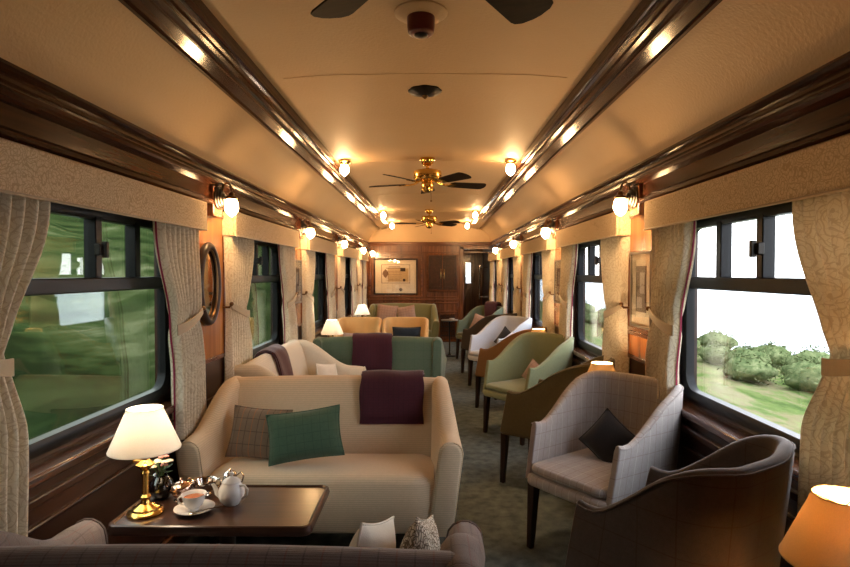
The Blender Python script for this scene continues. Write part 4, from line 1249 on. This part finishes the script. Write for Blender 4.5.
terrain('ground_hill', fhill, [250 + 15 * i for i in range(26)], [40 + 18 * j for j in range(34)], M['sea'], 'structure')
bush_spots = []
rb = random.Random(5)
yy = 11.5
while yy < 46:
    bush_spots.append((9.6 + rb.uniform(-.5, .5), yy, 0.74 + rb.uniform(-.08, .14) + yy * .006, 0)); yy += 1.15 + yy * .035
nfront = len(bush_spots)
yy = 12.6
while yy < 44:
    bush_spots.append((11.5 + rb.uniform(-.5, .5), yy, 0.82 + rb.uniform(-.1, .14) + yy * .006, 1)); yy += 1.7 + yy * .05
OR = ['first', 'second', 'third', 'fourth', 'fifth', 'sixth', 'seventh', 'eighth', 'ninth', 'tenth', 'eleventh', 'twelfth', 'thirteenth', 'fourteenth', 'fifteenth', 'sixteenth', 'seventeenth', 'eighteenth', 'nineteenth', 'twentieth']
for i, (x, y, sz, row) in enumerate(bush_spots):
    z = mead_z(x, y)
    k_ = i if row == 0 else i - nfront
    lab = '%s bush from the right in the %s row beyond the right windows' % (OR[k_], 'near' if row == 0 else 'far')
    rt = thing('bush', lab, 'bush', (x, y, z - .05), 0, 'bushes beyond the right windows')
    rnd = random.Random(i)
    mb = MB(); rings = []
    nn = 18
    for a in range(nn // 2 + 1):
        th = PI * a / (nn // 2); ring = []
        for k in range(nn):
            ph = 2 * PI * k / nn
            d = Vector((max(.02, math.sin(th)) * math.cos(ph), max(.02, math.sin(th)) * math.sin(ph), -math.cos(th)))
            rr = sz * (0.62 + 0.22 * mnoise.noise(d * 2.2 + Vector((i * 3.1, 0, 0))))
            ring.append((d.x * rr * 1.15, d.y * rr * 1.25, sz * .45 + d.z * rr * .62))
        rings.append(ring)
    mb.loft(rings)
    core = list(mb.v)
    lv = MB()
    for k in range(700):
        p = Vector(rnd.choice(core)) * rnd.uniform(.9, 1.06) + Vector([rnd.uniform(-.16, .16) * sz for _ in range(3)])
        u = Vector([rnd.uniform(-1, 1) for _ in range(3)]).normalized() * .05; v = Vector([rnd.uniform(-1, 1) for _ in range(3)]).normalized() * .03
        lv.add([p - u, p + v, p + u, p - v], [(0, 1, 2, 3)])
    mk('foliage', mb, M['bush'], rt, ang=0)
    mk('leaves', lv, M['bush'], rt, smooth=False)['kind'] = 'stuff'

# ------------------------------------------------------------------ sky, camera
w = bpy.data.worlds.new('sky'); S.world = w; w.use_nodes = True
nt = w.node_tree
for n_ in list(nt.nodes): nt.nodes.remove(n_)
wo = nt.nodes.new('ShaderNodeOutputWorld'); bg = nt.nodes.new('ShaderNodeBackground')
tc = nt.nodes.new('ShaderNodeTexCoord'); sp_ = nt.nodes.new('ShaderNodeSeparateXYZ')
nt.links.new(tc.outputs['Generated'], sp_.inputs[0])
rp = nt.nodes.new('ShaderNodeValToRGB')
rp.color_ramp.elements[0].position = 0.0; rp.color_ramp.elements[0].color = (0.86, 0.90, 0.92, 1)
rp.color_ramp.elements[1].position = 0.5; rp.color_ramp.elements[1].color = (0.70, 0.82, 1.0, 1)
nt.links.new(sp_.outputs[2], rp.inputs[0])
cl = nt.nodes.new('ShaderNodeTexNoise'); cl.inputs['Scale'].default_value = 5.0; cl.inputs['Detail'].default_value = 5.0
nt.links.new(tc.outputs['Generated'], cl.inputs['Vector'])
mxx = mixc(nt, cl.outputs[0], rp.outputs[0], (0.95, 0.96, 0.97, 1))
nt.links.new(mxx, bg.inputs[0])
# thin cloud, brighter on the right of the train
st_ = math_n(nt, 'ADD', math_n(nt, 'MULTIPLY', sp_.outputs[0], 2.4), 4.8)
nt.links.new(st_, bg.inputs[1])
nt.links.new(bg.outputs[0], wo.inputs[0])

cam = bpy.data.cameras.new('camera'); co = bpy.data.objects.new('camera', cam); COL.objects.link(co)
cam.sensor_width = 36; cam.lens = 567 / 850 * 36; cam.clip_start = 0.05; cam.clip_end = 2000
co.location = (0.038, 0, 1.47)
co.rotation_euler = (R(90) - math.atan(10.5 / 567), 0, math.atan(6.5 / 567))
S.camera = co
S.view_settings.view_transform = 'Standard'; S.view_settings.look = 'None'; S.view_settings.gamma = 1; S.view_settings.use_curve_mapping = False
S.view_settings.exposure = 0.38
